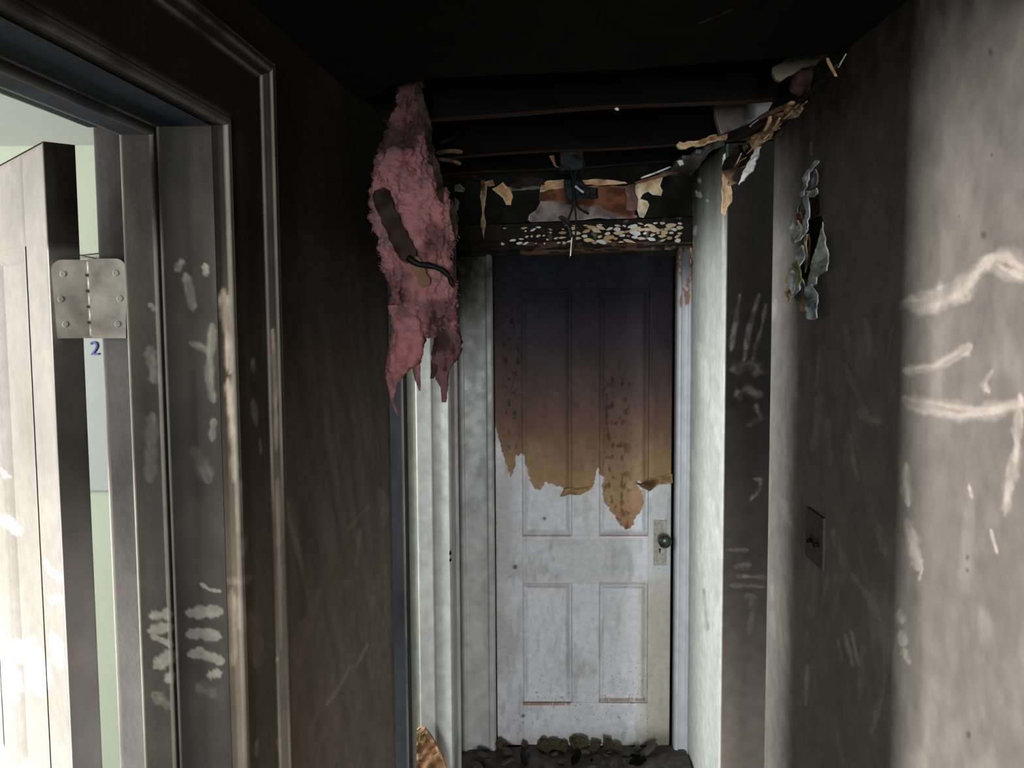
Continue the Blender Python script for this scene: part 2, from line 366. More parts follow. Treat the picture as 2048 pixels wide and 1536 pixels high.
def coat_far_right(P, u, v):
    z = P[:, 2]; n = fbm(P, 3.0, 4, 4); f = fbm(P * [1, 1, 0.2], 14, 4, 6)
    face = smooth(0.0, 0.007, P[:, 0] - XR - 0.001)                # round the corner, soot plus the side passage's shade painted in darker
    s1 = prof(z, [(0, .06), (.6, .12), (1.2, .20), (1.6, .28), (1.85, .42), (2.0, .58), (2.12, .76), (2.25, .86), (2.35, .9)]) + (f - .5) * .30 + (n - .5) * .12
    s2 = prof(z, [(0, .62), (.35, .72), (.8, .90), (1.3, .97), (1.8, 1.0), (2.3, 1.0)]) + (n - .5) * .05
    w = np.zeros(len(P))
    for k, (p, r, a) in enumerate([([(1462, 700), (1470, 650), (1480, 590)], 6, .5), ([(1488, 720), (1500, 650), (1518, 590)], 6, .55), ([(1505, 720), (1522, 660), (1532, 610)], 5, .4), ([(1470, 790), (1495, 780), (1520, 790)], 14, .32), ([(1465, 740), (1500, 730), (1525, 745)], 16, .28),
           ([(1495, 850), (1520, 835), (1512, 810)], 7, .35), ([(1502, 1000), (1518, 980), (1522, 960), (1508, 958)], 4, .6), ([(1455, 1100), (1495, 1100)], 4, .3), ([(1470, 1132), (1500, 1130)], 7, .5), ([(1475, 1152), (1530, 1155)], 5, .6), ([(1460, 1170), (1530, 1174)], 6, .55),
           ([(1480, 1130), (1490, 1140)], 9, .4), ([(1505, 1200), (1500, 1265)], 9, .4), ([(1490, 1190), (1512, 1196)], 6, .4)]):
        w = np.maximum(w, a * .40 * wipe(u, v, p, r * .9, 0.9, 110 + k))
    for k, (p, r, a) in enumerate([([(1395, 1100), (1405, 1125)], 4, 1), ([(1396, 1135), (1402, 1110)], 3, 1), ([(1398, 1180), (1412, 1250)], 5, .5), ([(1425, 800), (1440, 900)], 8, .7), ([(1400, 690), (1415, 800)], 9, .5), ([(1385, 900), (1400, 990)], 7, .5), ([(1420, 1000), (1440, 1110)], 8, .6),
           ([(1440, 1210), (1425, 1300)], 7, .8), ([(1397, 357), (1400, 364)], 3, 1), ([(1393, 382), (1395, 392)], 3, 1), ([(1399, 386), (1401, 394)], 4, 1), ([(1392, 452), (1388, 470)], 3, .9), ([(1384, 475), (1383, 492)], 3.5, 1), ([(1385, 512), (1382, 525)], 3, .9), ([(1382, 535), (1380, 555)], 2.5, .8), ([(1413, 400), (1416, 402)], 2, .8), ([(1446, 420), (1447, 600)], 3, .5), ([(1446, 600), (1442, 1100)], 4, .5)]):
        w = np.maximum(w, a * (1 - face) * wipe(u, v, p, r, 0.5, 150 + k))
    w = w * np.where(face > .5, .35 + .65 * smooth(.38, .6, fbm(P, 45, 3, 7)), 1)
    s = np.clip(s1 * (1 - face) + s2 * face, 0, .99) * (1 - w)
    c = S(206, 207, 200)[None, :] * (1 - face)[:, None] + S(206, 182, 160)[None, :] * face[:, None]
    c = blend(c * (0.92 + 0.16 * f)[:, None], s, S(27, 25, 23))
    rub = wipe(u, v, [(1408, 1180), (1415, 1260)], 5, .7, 200) * (1 - face)
    return c * (1 - .4 * rub)[:, None]
def coat_left(P, u, v):
    z = P[:, 2]; n = fbm(P, 3.5, 4, 12); f = fbm(np.column_stack([P[:, 1] * 1.0 + P[:, 2] * 0.45, P[:, 2] * 0.2]), 26, 4, 15)
    s = prof(z, [(0, .40), (.6, .44), (1.1, .56), (1.5, .73), (1.75, .90), (1.95, .98), (2.15, 1.0)]) + (n - .5) * .14 + (f - .5) * .22 * smooth(2.0, 1.4, z)
    w = np.zeros(len(P))
    for k, (p, r, a) in enumerate([([(560, 1010), (580, 1050), (600, 1130)], 3, .5), ([(572, 1015), (592, 1080), (606, 1150)], 3, .45), ([(566, 1008), (580, 1012)], 4, .6), ([(735, 1290), (712, 1332), (698, 1335), (672, 1385), (650, 1412)], 3, .75), ([(640, 1415), (625, 1450), (615, 1500)], 4, .3), ([(760, 980), (770, 1010), (765, 1050)], 11, .4), ([(720, 1060), (712, 1130)], 4, .5), ([(615, 1240), (600, 1290), (602, 1330)], 16, .3), ([(690, 1165), (700, 1168)], 7, .45),
           ([(740, 1010), (695, 1060)], 3, .4), ([(770, 1130), (740, 1210)], 9, .25), ([(735, 1360), (705, 1450), (690, 1536)], 9, .2), ([(640, 1180), (620, 1240)], 9, .22), ([(770, 1150), (772, 1290)], 5, .25)]):
        w = np.maximum(w, a * wipe(u, v, p, r, 0.6, 210 + k))
    s = np.clip(s, 0, .99) * (1 - w * .7)
    return blend(S(196, 178, 160), s)
def coat_jamb(P, u, v):
    z = P[:, 2]; n = fbm(P, 5, 4, 22); f = fbm(P * [1, 1, .12], 30, 3, 23)
    s = prof(z, [(0, .88), (.9, .91), (1.3, .93), (1.7, .935), (1.9, .945), (2.03, .97)]) + (n - .5) * .10 + (f - .5) * .08
    w = np.zeros(len(P))
    fing = [([(302, 1232), (340, 1228)], 10), ([(300, 1262), (345, 1252)], 12), ([(305, 1272), (345, 1290)], 6), ([(312, 1335), (345, 1310)], 13), ([(335, 1360), (345, 1350)], 9),
            ([(375, 1226), (440, 1222)], 11), ([(376, 1268), (395, 1268), (440, 1275)], 11), ([(380, 1308), (400, 1305), (442, 1322)], 11), ([(418, 1350), (442, 1345)], 11), ([(402, 1168), (420, 1180), (440, 1182)], 3)]
    for k, (p, r) in enumerate(fing): w = np.maximum(w, .62 * wipe(u, v, p, r, 0.35, 230 + k, .4))
    for k, (p, r, a) in enumerate([([(352, 540), (366, 520)], 8, .7), ([(372, 550), (382, 590), (385, 620)], 8, .55), ([(430, 680), (415, 700), (380, 685)], 7, .4), ([(300, 610), (312, 620)], 6, .4), ([(300, 700), (308, 760)], 16, .25), ([(390, 900), (415, 960)], 15, .18), ([(305, 830), (300, 960)], 14, .2), ([(410, 530), (412, 550)], 6, .6), ([(425, 650), (418, 760), (425, 800)], 10, .5), ([(428, 840), (424, 880)], 6, .5), ([(310, 1390), (340, 1410)], 12, .3), ([(395, 1370), (430, 1390)], 12, .2)]):
        w = np.maximum(w, a * wipe(u, v, p, r, 0.6, 250 + k))
    s = np.clip(s, 0, .97) * (1 - w * .42)
    return blend(S(202, 194, 178), s)
def coat_rabbet(P, u, v):
    z = P[:, 2]; n = fbm(P, 6, 4, 32); f = fbm(P * [1, 1, .1], 26, 3, 33)
    s = prof(z, [(0, .45), (.9, .55), (1.2, .66), (1.42, .82), (1.55, .91), (1.72, .90), (1.74, .90), (1.85, .975), (2.02, .99)]) + (n - .5) * .22 + (f - .5) * .12
    return blend(S(204, 200, 198), np.clip(s, 0, .985))
def coat_casing(P, u, v):
    z = P[:, 2]; n = fbm(P, 5, 4, 42); f = fbm(P * [1, 1, .1], 40, 4, 43)
    s = prof(z, [(0, .70), (1.0, .76), (1.5, .84), (1.75, .93), (1.92, .985), (2.1, 1.0)]) + (n - .5) * .12
    w = np.zeros(len(P))
    for k, (p, r, a) in enumerate([([(446, 580), (455, 680), (460, 740)], 9, .75), ([(456, 760), (466, 880), (470, 960)], 8, .75), ([(505, 800), (512, 850)], 6, .35), ([(545, 660), (550, 760), (553, 900)], 5, .55), ([(490, 1075), (485, 1110)], 8, .45), ([(455, 1160), (480, 1165), (500, 1155)], 8, .5), ([(462, 1180), (466, 1330)], 8, .55), ([(475, 1200), (490, 1260)], 14, .3), ([(500, 1230), (515, 1330)], 16, .28), ([(480, 960), (478, 1060)], 7, .4), ([(505, 720), (508, 745)], 4, .5), ([(556, 1480), (560, 1510)], 6, .6), ([(520, 880), (522, 905)], 3, .5), ([(515, 1480), (512, 1510)], 5, .5), ([(555, 960), (562, 1300)], 4, .4), ([(553, 1318), (555, 1320)], 3, 1)]):
        w = np.maximum(w, a * (0.5 + f) * wipe(u, v, p, r, 0.7, 290 + k))
    s = np.clip(s + (f - .5) * .12, 0, .985) * (1 - np.clip(w, 0, 1) * .7)
    return blend(S(196, 174, 150), s)
def coat_lit_trim(P, u, v):
    """trim of the far left doorway and the end door: pale paint, blackening only high up"""
    z = P[:, 2]; n = fbm(P, 6, 4, 52); f = fbm(P * [1, 1, .2], 26, 4, 53)
    s = prof(z, [(0, .02), (.6, .08), (1.0, .16), (1.3, .24), (1.6, .32), (1.75, .50), (1.88, .8), (1.98, .95), (2.1, .99)]) + (f - .5) * .34 + (n - .5) * .16
    w = np.zeros(len(P))
    for k in range(16):
        a = random.Random(k + 400); x = a.uniform(840, 985); y = a.uniform(720, 1150)
        w = np.maximum(w, a.uniform(.3, .7) * wipe(u, v, [(x, y), (x + a.uniform(-12, 12), y + a.uniform(10, 28))], a.uniform(4, 9), .6, 330 + k))
    s = s + (fbm(P, 42, 4, 57) - .5) * .34
    return blend(PAINT_TRIM, np.clip(s, 0, .99) * (1 - w))
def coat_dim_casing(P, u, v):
    c = coat_lit_trim(P, u, v); s = .36 + .4 * (fbm(P * [1, 1, .4], 20, 4, 58) - .5)  # more soot, with the shade of the casing face painted in
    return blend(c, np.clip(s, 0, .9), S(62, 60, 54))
def coat_right_casing(P, u, v):
    z = P[:, 2]; f = fbm(P * [1, 1, .2], 30, 4, 63); g = fbm(P * [1, 1, .3], 60, 3, 66)
    s = prof(z, [(0, .03), (1.2, .05), (1.75, .10), (1.88, .45), (1.96, .85), (2.1, .97)]) + (f - .5) * .2
    s = np.where((z > 1.85) & (g > .58), s * .25, s)
    c = np.where((z > 1.8)[:, None] & (g > .5)[:, None], S(186, 140, 116)[None, :], S(206, 208, 214)[None, :])
    return blend(c, np.clip(s, 0, .98))
def coat_header(P, u, v):
    
    f = fbm(P, 40, 3, 73); g = noise(P * [.25, 1, 1], 120, 74)
    s = 0.985 - 0.25 * smooth(.62, .8, f) * smooth(1000, 1200, u)
    c = np.where((v > 480)[:, None] & (g > .45)[:, None], S(150, 112, 84)[None, :], S(208, 196, 170)[None, :])
    s = np.where((v > 484) & (u > 1040) & (g > .5), s * .8, s)
    return blend(c, np.clip(s, 0, .99), S(17, 17, 17))
def coat_end_wall(P, u, v):
    return blend(S(170, 165, 155), np.clip(.975 + .03 * fbm(P, 20, 3, 80), 0, 1), S(20, 19, 18))
CHARRED = [(970, 480), (1375, 480), (1375, 965), (1345, 968), (1318, 968), (1308, 975), (1298, 983), (1290, 975), (1284, 965), (1272, 962), (1285, 985), (1288, 1005), (1278, 1030), (1268, 1040), (1265, 1055),
           (1250, 1058), (1240, 1052), (1228, 1030), (1215, 1015), (1206, 995), (1204, 970), (1210, 963), (1200, 950), (1196, 930), (1190, 960), (1185, 972), (1160, 990), (1140, 988), (1120, 995), (1128, 978),
           (1110, 968), (1090, 966), (1082, 980), (1070, 978), (1058, 955), (1050, 925), (1046, 905), (1034, 912), (1028, 935), (1021, 957), (1014, 935), (1003, 900), (990, 850), (970, 800)]
def coat_door(P, u, v):
    n = fbm(P, 6, 4, 92); f = fbm(P * [1, 1, .3], 40, 4, 93); g = noise(P, 160, 94); h = fbm(P * [1, 1, .55], 80, 3, 95)
    ju = u + (noise(P, 90, 96) - .5) * 6; jv = v + (noise(P, 90, 97) - .5) * 6
    ch = inside(ju, jv, CHARRED)
    st = [(500, (22, 22, 25)), (600, (34, 32, 36)), (690, (56, 48, 52)), (780, (82, 65, 62)), (860, (108, 86, 72)), (930, (140, 113, 86)), (990, (158, 126, 94)), (1060, (144, 104, 78))]
    vv = v + (n - .5) * 70
    char = np.column_stack([np.interp(vv, [a for a, b in st], [lin(b)[k] for a, b in st]) for k in range(3)])
    char = char * (0.78 + .44 * f)[:, None]
    blot = smooth(.56, .70, h) * (smooth(1195, 1215, u) * smooth(1275, 1245, u) * smooth(700, 780, v) + smooth(1000, 1010, u) * smooth(1048, 1036, u) * smooth(560, 640, v) * smooth(930, 880, v)) + .8 * smooth(.5, .7, h) * smooth(1000, 1030, v)
    char = char * (1 - .5 * np.clip(blot, 0, 1))[:, None]
    grey = smooth(1040, 1060, u) * smooth(1145, 1130, u) * smooth(820, 640, v) * .5
    char = char * (1 - grey)[:, None] + (char.mean(1) * 1.05)[:, None] * np.array([.95, .97, 1.1])[None, :] * grey[:, None]
    pt = S(204, 201, 203)[None, :] * (0.88 + .24 * n)[:, None]
    dirt = .8 * smooth(.42, .66, n) * smooth(1070, 1000, u) + .45 * smooth(.5, .75, f) + .3 * smooth(.5, .7, fbm(P, 18, 4, 91)) * smooth(1150, 1400, v)
    rail = smooth(1046, 1050, u) * smooth(1288, 1282, u) * smooth(1076, 1080, v) * smooth(1168, 1163, v)
    dirt = dirt + rail * (.22 + .45 * smooth(.45, .7, fbm(P, 14, 3, 98)))
    pt = blend(pt, np.clip(dirt, 0, .8) * .55, S(110, 100, 92))
    yel = smooth(1268, 1284, u) * smooth(1130, 1200, v) * .5  # yellow stain, plus the dimness of the shaded side painted in
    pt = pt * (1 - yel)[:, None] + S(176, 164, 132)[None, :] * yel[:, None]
    spk = smooth(.80, .86, g) * (.4 + .6 * smooth(1250, 1420, v)) * smooth(.45, .6, n)
    pt = pt * (1 - .6 * spk)[:, None]
    wet = smooth(1445, 1495, v + (n - .5) * 50) * (.4 + .6 * smooth(1230, 1290, u))
    pt = pt * (1 - .65 * wet)[:, None] + (S(84, 72, 48)[None, :] * .65 * wet[:, None])
    edge = np.zeros(len(P))
    for x0, x1, y, a in [(1045, 1142, 1407, .9), (1197, 1292, 1400, .75), (1045, 1142, 1071, .4), (1200, 1296, 1069, .45), (1047, 1140, 1170, .3), (1198, 1292, 1167, .3)]:
        edge = np.maximum(edge, smooth(x0 - 1, x0 + 3, u) * smooth(x1 + 1, x1 - 3, u) * a * smooth(5.0, 2.5, np.abs(v - y)) * smooth(.1, .45, h))
    pt = pt * (1 - edge)[:, None] + S(140, 104, 80)[None, :] * edge[:, None]
    for x, y, r in [(1030, 1134, 5), (1089, 1037, 4), (1046, 1432, 4), (1046, 1445, 2)]: pt = pt * (1 - .65 * (1 - smooth(r * .6, r * 1.3, np.hypot(u - x, v - y))))[:, None]
    return np.where(ch[:, None], char, pt)
def coat_open_door(P, u, v):
    z = P[:, 2]; n = fbm(P, 5, 4, 102); f = fbm(P * [1, 1, .3], 20, 3, 103)
    s = prof(z, [(0, .35), (1.1, .55), (1.5, .68), (1.8, .75), (2.03, .82)]) + (n - .5) * .22
    w = np.zeros(len(P))
    for k, (p, r) in enumerate([([(0, 1040), (20, 1045), (40, 1065)], 9), ([(92, 1120), (98, 1142), (125, 1160)], 4), ([(100, 1200), (128, 1195)], 5), ([(40, 1290), (70, 1320), (80, 1380)], 26), ([(5, 1330), (25, 1390)], 22), ([(105, 1270), (120, 1330)], 12), ([(3, 940), (12, 955)], 4), ([(114, 826), (114, 834)], 4)]):
        w = np.maximum(w, wipe(u, v, p, r, .5, 440 + k))
    return blend(S(214, 208, 200), np.clip(s, 0, .8) * (1 - w))
def coat_door_edge(P, u, v):
    z = P[:, 2]; n = fbm(P, 8, 4, 112); f = fbm(P * [1, 1, .08], 60, 3, 113)
    s = prof(z, [(0, .05), (1.1, .15), (1.42, .35), (1.52, .68), (1.60, .86), (1.70, .75), (1.735, .65), (1.74, .6), (1.86, .65), (1.87, .95), (2.03, .98)]) + (n - .5) * .2 + (f - .5) * .14
    return blend(S(214, 206, 208), np.clip(s, 0, .98), S(40, 34, 28))

# ================================================================== THE SETTING
floor = box('floor', -3.6, 2.4, -5.4, 5.0, -0.04, 0.0, M_FLOOR); props(floor, 'soot-blackened wooden floor running down the narrow hall', 'floor', kind='structure')

# right wall of the hall, ending in a rounded plaster corner at the side passage
TH = 0.12
plan = [(XR, -5.2), (XR, 0.85), (XR, 1.6), (XR, 2.24)] + rounded([(XR, 2.24), (XR, 2.285), (XR + TH, 2.285), (XR + TH, 2.24)], 0.016, 6)[1:] + [(XR + TH, -0.3)]
hs = lambda p: (0.0026 if p[1] < 1.63 else 0.004) if (p[0] < XR + .02 and p[1] > 0.84) else 0.06
wall_right = wall_up('wall_right', plan, 0, lambda x, y: ceil_z(x, y) + 0.02, 0.0026, coat_right, M_PLASTER, hstep=hs, fine_from=.5)
props(wall_right, 'smoke-stained plaster wall on the right with wiped streaks and a rounded corner', 'wall', kind='structure')
# the far stretch of the right wall and, round its corner, the wall of the side passage
plan = [(XR, YE + .02), (XR, 2.90)] + rounded([(XR, 2.90), (XR, 2.84), (0.70, 2.84), (0.86, 2.84)], 0.008, 5)[1:] + [(2.3, 2.84)]
hs = lambda p: 0.004 if p[0] < 0.85 else 0.08
wall_far = wall_up('wall_far_right', plan, 0, lambda x, y: ceil_z(x, y) + 0.01, 0.004, coat_far_right, M_PLASTER, hstep=hs)
props(wall_far, 'pale plaster wall beside the end door turning into a darker side passage', 'wall', kind='structure')
# left wall: between the two doorways, beyond the far one, over both, and before the near one
JY0, JY1 = 0.38, 1.15           # near doorway
KY0, KY1 = 2.33, 3.095          # far doorway
TL = 0.165                      # wall thickness
HEAD = 2.02
wall_left = thing('wall_left', 'soot-black plaster wall on the left between the two doorways', 'wall', kind='structure')
def left_piece(y0, y1, z0, z1, step=0.005):
    pl = densify([(left_x(y0), y0), (left_x(y1), y1)], step if y0 > 1 else .05)
    A = np.column_stack([pl, np.full(len(pl), z0)]); B = np.column_stack([pl, [ceil_z(*p) + .015 if z1 is None else z1 for p in pl]])
    return loft('plaster', A, B, step, coat_left, M_PLASTER, wall_left)
left_piece(JY1 + 0.02, KY0 - 0.02, 0, None)
left_piece(KY1 + 0.02, YE + 0.02, 0, None)
left_piece(KY0 - 0.02, KY1 + 0.02, HEAD + .01, None)
left_piece(JY0 - 0.02, JY1 + 0.02, HEAD + .01, None, .01)
left_piece(-5.2, JY0 - 0.02, 0, None, .05)

# end wall over the door
wall_end = wall_up('wall_end', [(left_x(YE) - .05, YE), (XR + .05, YE)], 2.0, lambda x, y: ceil_z(x, y) + .12, .006, coat_end_wall, M_PLASTER)
props(wall_end, 'burnt black wall over the end door under the open ceiling', 'wall', kind='structure')

# ceiling: near slab with a ragged broken edge, joists and dark boards over the hole
ceiling = thing('ceiling', 'soot-black ceiling with a burnt-out hole showing the joists', 'ceiling', kind='structure')
edge_px = [(700, 196), (745, 192), (775, 176), (800, 163), (840, 158), (905, 154), (1000, 149), (1100, 147), (1200, 141), (1330, 133), (1480, 122), (1590, 113), (1690, 105), (1720, 103)]
ed = densify([on_ceil(np.array(a[0]), np.array(a[1])) for a in edge_px], .012)
ed[:, 1] += (fbm(ed, 25, 3, 5) - .5) * .022
me = bpy.data.meshes.new('plaster_slab'); n = len(ed); V = []; 
for off in (0.0, 0.016):
    for p in ed: V.append((p[0], p[1], ceil_z(p[0], p[1]) + off))
    for p in ed: V.append((p[0] * 2.2, -5.3, ceil_z(p[0] * 2.2, -5.3) + off))
Fc = []
for i in range(n - 1):
    Fc += [(i, i + 1, n + i + 1, n + i), (2 * n + i, 3 * n + i, 3 * n + i + 1, 2 * n + i + 1), (i, 2 * n + i, 2 * n + i + 1, i + 1)]
me.from_pydata(V, [], Fc); me.update(); slab = link('plaster_slab', me, M_CEIL, ceiling)
bmc = box_bm(-1.0, 2.4, 1.5, 4.2, 2.47, 2.49); bm_obj('attic_board', bmc, M_VOID, ceiling)
bmc = box_bm(-3.6, 2.4, -5.4, 1.5, 2.50, 2.52); bm_obj('attic_board', bmc, M_VOID, ceiling)
# solid wood over the end wall and at the back of the cavity
box('blocking_board', -1.0, 1.4, YE + .01, YE + .05, 2.2, 2.5, M_VOID, ceiling)
box('blocking_board', -1.0, -.46, 1.5, 3.5, 2.24, 2.5, M_VOID, ceiling)
def joist(y, dz=0.0, h=0.17):
    bm = bmesh.new(); xs = np.linspace(-.42, .98, 40); vs = []
    for i, x in enumerate(xs):
        z = ceil_z(x, y) + .004 + dz + .003 * math.sin(x * 9 + y * 3) ; w = .0015 * math.sin(x * 23 + y)
        vs.append([bm.verts.new((x, y + w, z)), bm.verts.new((x, y + .042 + w, z)), bm.verts.new((x, y + .042, z + h)), bm.verts.new((x, y, z + h))])
    for a, b in zip(vs[:-1], vs[1:]):
        for k in range(4): bm.faces.new((a[k], a[(k + 1) % 4], b[(k + 1) % 4], b[k]))
    bm.faces.new(vs[0]); bm.faces.new(vs[-1][::-1]); bmesh.ops.recalc_face_normals(bm, faces=bm.faces[:])
    for f in bm.faces: f.material_index = 1 if f.normal.z < -.7 else 0  # undersides take the paler wood: light from below painted in
    o = bm_obj('joist', bm, M_CHAR, ceiling); o.data.materials.append(M_JOIST_LIT); return o
joist(1.70); joist(2.165); joist(2.745); joist(3.30, .03)
# corner of the ceiling still hanging on in the back right corner
sheet('ceiling_remnant', [(1300, 363), (1340, 345), (1357, 323), (1385, 312), (1410, 300), (1440, 286), (1449, 280), (1449, 292), (1424, 301), (1400, 330), (1378, 360), (1340, 366)], lambda u, v: on_ceil(u, v, .002), M_GREYP, ceiling, .012, .004, 3, toward=(0, 0, -1))

for k, q in enumerate([[(1396, 48), (1440, 29), (1486, 7), (1487, 10), (1442, 33), (1398, 50)], [(1201, 18), (1204, 18), (1200, 52), (1198, 52)]]):
    sheet('plaster_scratch', q, lambda u, v: on_ceil(u, v, .0015), M_LATH, ceiling, .001, .0005, 5 + k, (20, .5), toward=(0, 0, -1))

# ---- near left doorway: jamb, stop, casing, head
trim_near = thing('trim_1', 'sooty grey wooden frame of the near left doorway with finger marks', 'door frame', kind='structure')
def tx(t, y): return left_x(y) - t           # t metres into the wall from the hall face
j = JY1
def vert(name, pts, coat, z1=HEAD, step=.004, r=.003, mat=M_TRIM, root=trim_near, z0=0.0, hstep=.004, edge_glint=.5, fine_from=0.0):
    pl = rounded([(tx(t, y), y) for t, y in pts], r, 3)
    return wall_up(name, pl, z0, z1, step, coat, mat, root, hstep, edge_glint, fine_from)
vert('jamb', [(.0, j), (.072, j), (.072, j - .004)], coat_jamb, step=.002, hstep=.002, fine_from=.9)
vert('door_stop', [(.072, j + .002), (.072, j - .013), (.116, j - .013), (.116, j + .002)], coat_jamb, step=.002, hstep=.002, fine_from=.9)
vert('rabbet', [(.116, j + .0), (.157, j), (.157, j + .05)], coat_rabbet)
# casing: inner bead, flat, outer bead
vert('casing', [(.004, j + .002), (-.020, j + .002), (-.022, j + .012), (-.016, j + .018), (-.016, j + .140), (-.022, j + .145), (-.030, j + .151), (-.030, j + .167), (.0, j + .171)], coat_casing, lambda x, y: HEAD + max(0., y - j) * .128 / .171, r=.003)
def head(name, prof_tz, coat, y0=JY0, y1=JY1, root=trim_near, r=.003, step=.01, mitre=0.0):
    pl = densify(rounded(prof_tz, r, 3), .005)
    A = np.array([(tx(t, y0), y0, z) for t, z in pl]); B = np.array([(tx(t, y1 + (z - HEAD) * mitre), y1 + (z - HEAD) * mitre, z) for t, z in pl])
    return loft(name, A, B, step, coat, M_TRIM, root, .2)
def coat_head(P, u, v):
    s = .975 + (fbm(P, 8, 3, 120) - .5) * .06 - .03 * smooth(-.46, -.52, P[:, 0] - BL * P[:, 1] + BL * 0.8)
    return blend(S(170, 178, 190), np.clip(s, 0, .985), S(24, 26, 29))
head('head_jamb', [(.0, HEAD), (.072, HEAD), (.072, HEAD - .004)], coat_head)
head('head_stop', [(.072, HEAD + .002), (.072, HEAD - .013), (.116, HEAD - .013), (.116, HEAD + .002)], coat_head)
head('head_rabbet', [(.116, HEAD), (.165, HEAD), (.165, HEAD + .06)], coat_head)
head('head_casing', [(.004, HEAD + .002), (-.020, HEAD + .002), (-.022, HEAD + .010), (-.016, HEAD + .015), (-.016, HEAD + .10), (-.022, HEAD + .104), (-.030, HEAD + .110), (-.030, HEAD + .124), (.0, HEAD + .128)], coat_casing, JY0, JY1, mitre=.171 / .128)
# near side of the doorway, beside the camera
box('near_jamb', tx(.165, JY0), left_x(JY0), JY0 - .03, JY0, 0, HEAD, M_TRIM, trim_near, coat=S(110, 108, 104))

# ---- far left doorway
trim_far = thing('trim_2', 'pale painted frame of the far left doorway lit from its room', 'door frame', kind='structure')
k0, k1 = KY0, KY1
def coat_far_casing(P, u, v):
    z = P[:, 2]; f = fbm(P * [1, 1, .2], 30, 3, 130)
    s = prof(z, [(0, .80), (1.0, .88), (1.5, .92), (1.9, .96), (2.1, .98)]) + (f - .5) * .14
    return blend(S(174, 178, 190), np.clip(s, 0, .98), S(30, 30, 30))
vert('near_casing', [(.0, k0 - .135), (-.034, k0 - .135), (-.036, k0 - .110), (-.020, k0 - .100), (-.020, k0 - .012), (-.012, k0), (.004, k0)], coat_far_casing, HEAD + .125, root=trim_far)
vert('near_jamb', [(.0, k0), (.155, k0)], coat_far_casing, root=trim_far)
vert('far_jamb', [(-.012, k1), (.046, k1)], coat_lit_trim, root=trim_far, step=.005, edge_glint=.95)
vert('door_stop', [(.042, k1), (.042, k1 - .012), (.102, k1 - .012), (.102, k1)], coat_lit_trim, root=trim_far, step=.005, r=.0055, edge_glint=.95)
vert('rabbet', [(.102, k1 - .004), (.135, k1 - .004), (.135, k1 - .014), (.155, k1 - .014), (.155, k1 + .05)], coat_lit_trim, root=trim_far, step=.005, r=.0055, edge_glint=.95)
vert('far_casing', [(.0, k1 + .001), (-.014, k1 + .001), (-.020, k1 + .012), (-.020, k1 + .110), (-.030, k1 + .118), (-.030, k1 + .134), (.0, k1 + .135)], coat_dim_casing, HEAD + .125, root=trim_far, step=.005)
head('head_jamb', [(.0, HEAD), (.155, HEAD)], coat_head, k0, k1, trim_far)
head('head_casing', [(.004, HEAD), (-.020, HEAD), (-.020, HEAD + .10), (-.034, HEAD + .11), (-.034, HEAD + .125), (.0, HEAD + .125)], coat_casing, k0 - .135, k1 + .134, trim_far)
# two screw holes of a missing catch on the far casing
for vv, rr in ((1106, .0075), (1120, .006)):
    p = on_left(np.array(901.), np.array(float(vv)), .021)
    bm = bmesh.new(); bmesh.ops.create_cone(bm, cap_ends=True, segments=12, radius1=rr, radius2=rr * .7, depth=.006, matrix=Matrix.Translation(Vector(p)) @ Matrix.Rotation(math.pi / 2, 4, 'Y') @ Matrix.Diagonal((1.0, 2.0, 1, 1)))
    bm_obj('screw_hole', bm, M_BLACK, trim_far)

# ---- end door frame
trim_end = thing('trim_3', 'scorched wooden frame around the end door, blistered along its head', 'door frame', kind='structure')
DX0, DX1 = -0.174, 0.545
def vplan(name, pts, coat, z1, root=trim_end, r=.003, step=.005):
    return wall_up(name, rounded(pts, r, 3), 0, z1, step, coat, M_TRIM, root, .004)
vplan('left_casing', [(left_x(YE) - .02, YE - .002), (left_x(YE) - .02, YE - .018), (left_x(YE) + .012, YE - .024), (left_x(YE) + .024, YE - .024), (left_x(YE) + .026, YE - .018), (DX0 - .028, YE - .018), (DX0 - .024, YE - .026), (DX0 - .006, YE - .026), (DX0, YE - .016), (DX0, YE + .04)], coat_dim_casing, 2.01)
vplan('right_casing', [(DX1, YE + .04), (DX1, YE - .014), (DX1 + .006, YE - .026), (DX1 + .014, YE - .028), (DX1 + .018, YE - .020), (DX1 + .040, YE - .020), (DX1 + .044, YE - .028), (DX1 + .052, YE - .028), (DX1 + .060, YE - .018)], coat_right_casing, 2.03)
hp = densify(rounded([(.04, 0.0), (-.014, 0.0), (-.026, .006), (-.026, .018), (-.018, .024), (-.018, .108), (-.026, .114), (-.030, .122), (-.004, .130)], .003, 3), .004)
A = np.array([(left_x(YE) - .02, YE + d, 1.998 + z) for d, z in hp]); B = np.array([(XR, YE + d, 2.024 + z) for d, z in hp])
loft('head_casing', A, B, .004, coat_header, M_TRIM, trim_end)
# blistered paint chips on the head casing
chip_me = []
for s in range(6):
    bm = bmesh.new(); rr = random.Random(s); nn = 7
    ring = [bm.verts.new((math.cos(2 * math.pi * i / nn) * rr.uniform(.55, 1), rr.uniform(-.12, .12) - .10, math.sin(2 * math.pi * i / nn) * rr.uniform(.45, .9))) for i in range(nn)]
    cb = bm.verts.new((0, -.28, 0))
    base = [bm.verts.new((w.co.x * .9, .1, w.co.z * .9)) for w in ring]
    for i in range(nn): bm.faces.new((ring[i], ring[(i + 1) % nn], cb)); bm.faces.new((base[i], base[(i + 1) % nn], ring[(i + 1) % nn], ring[i]))
    m2 = bpy.data.meshes.new('paint_chip'); bmesh.ops.recalc_face_normals(bm, faces=bm.faces[:]); bm.to_mesh(m2); bm.free(); m2.materials.append([M_CREAM, M_WHITE, M_CREAM, M_TAN, M_CREAM, M_WHITE][s]); chip_me.append(m2)
chips = []
rr = random.Random(31)
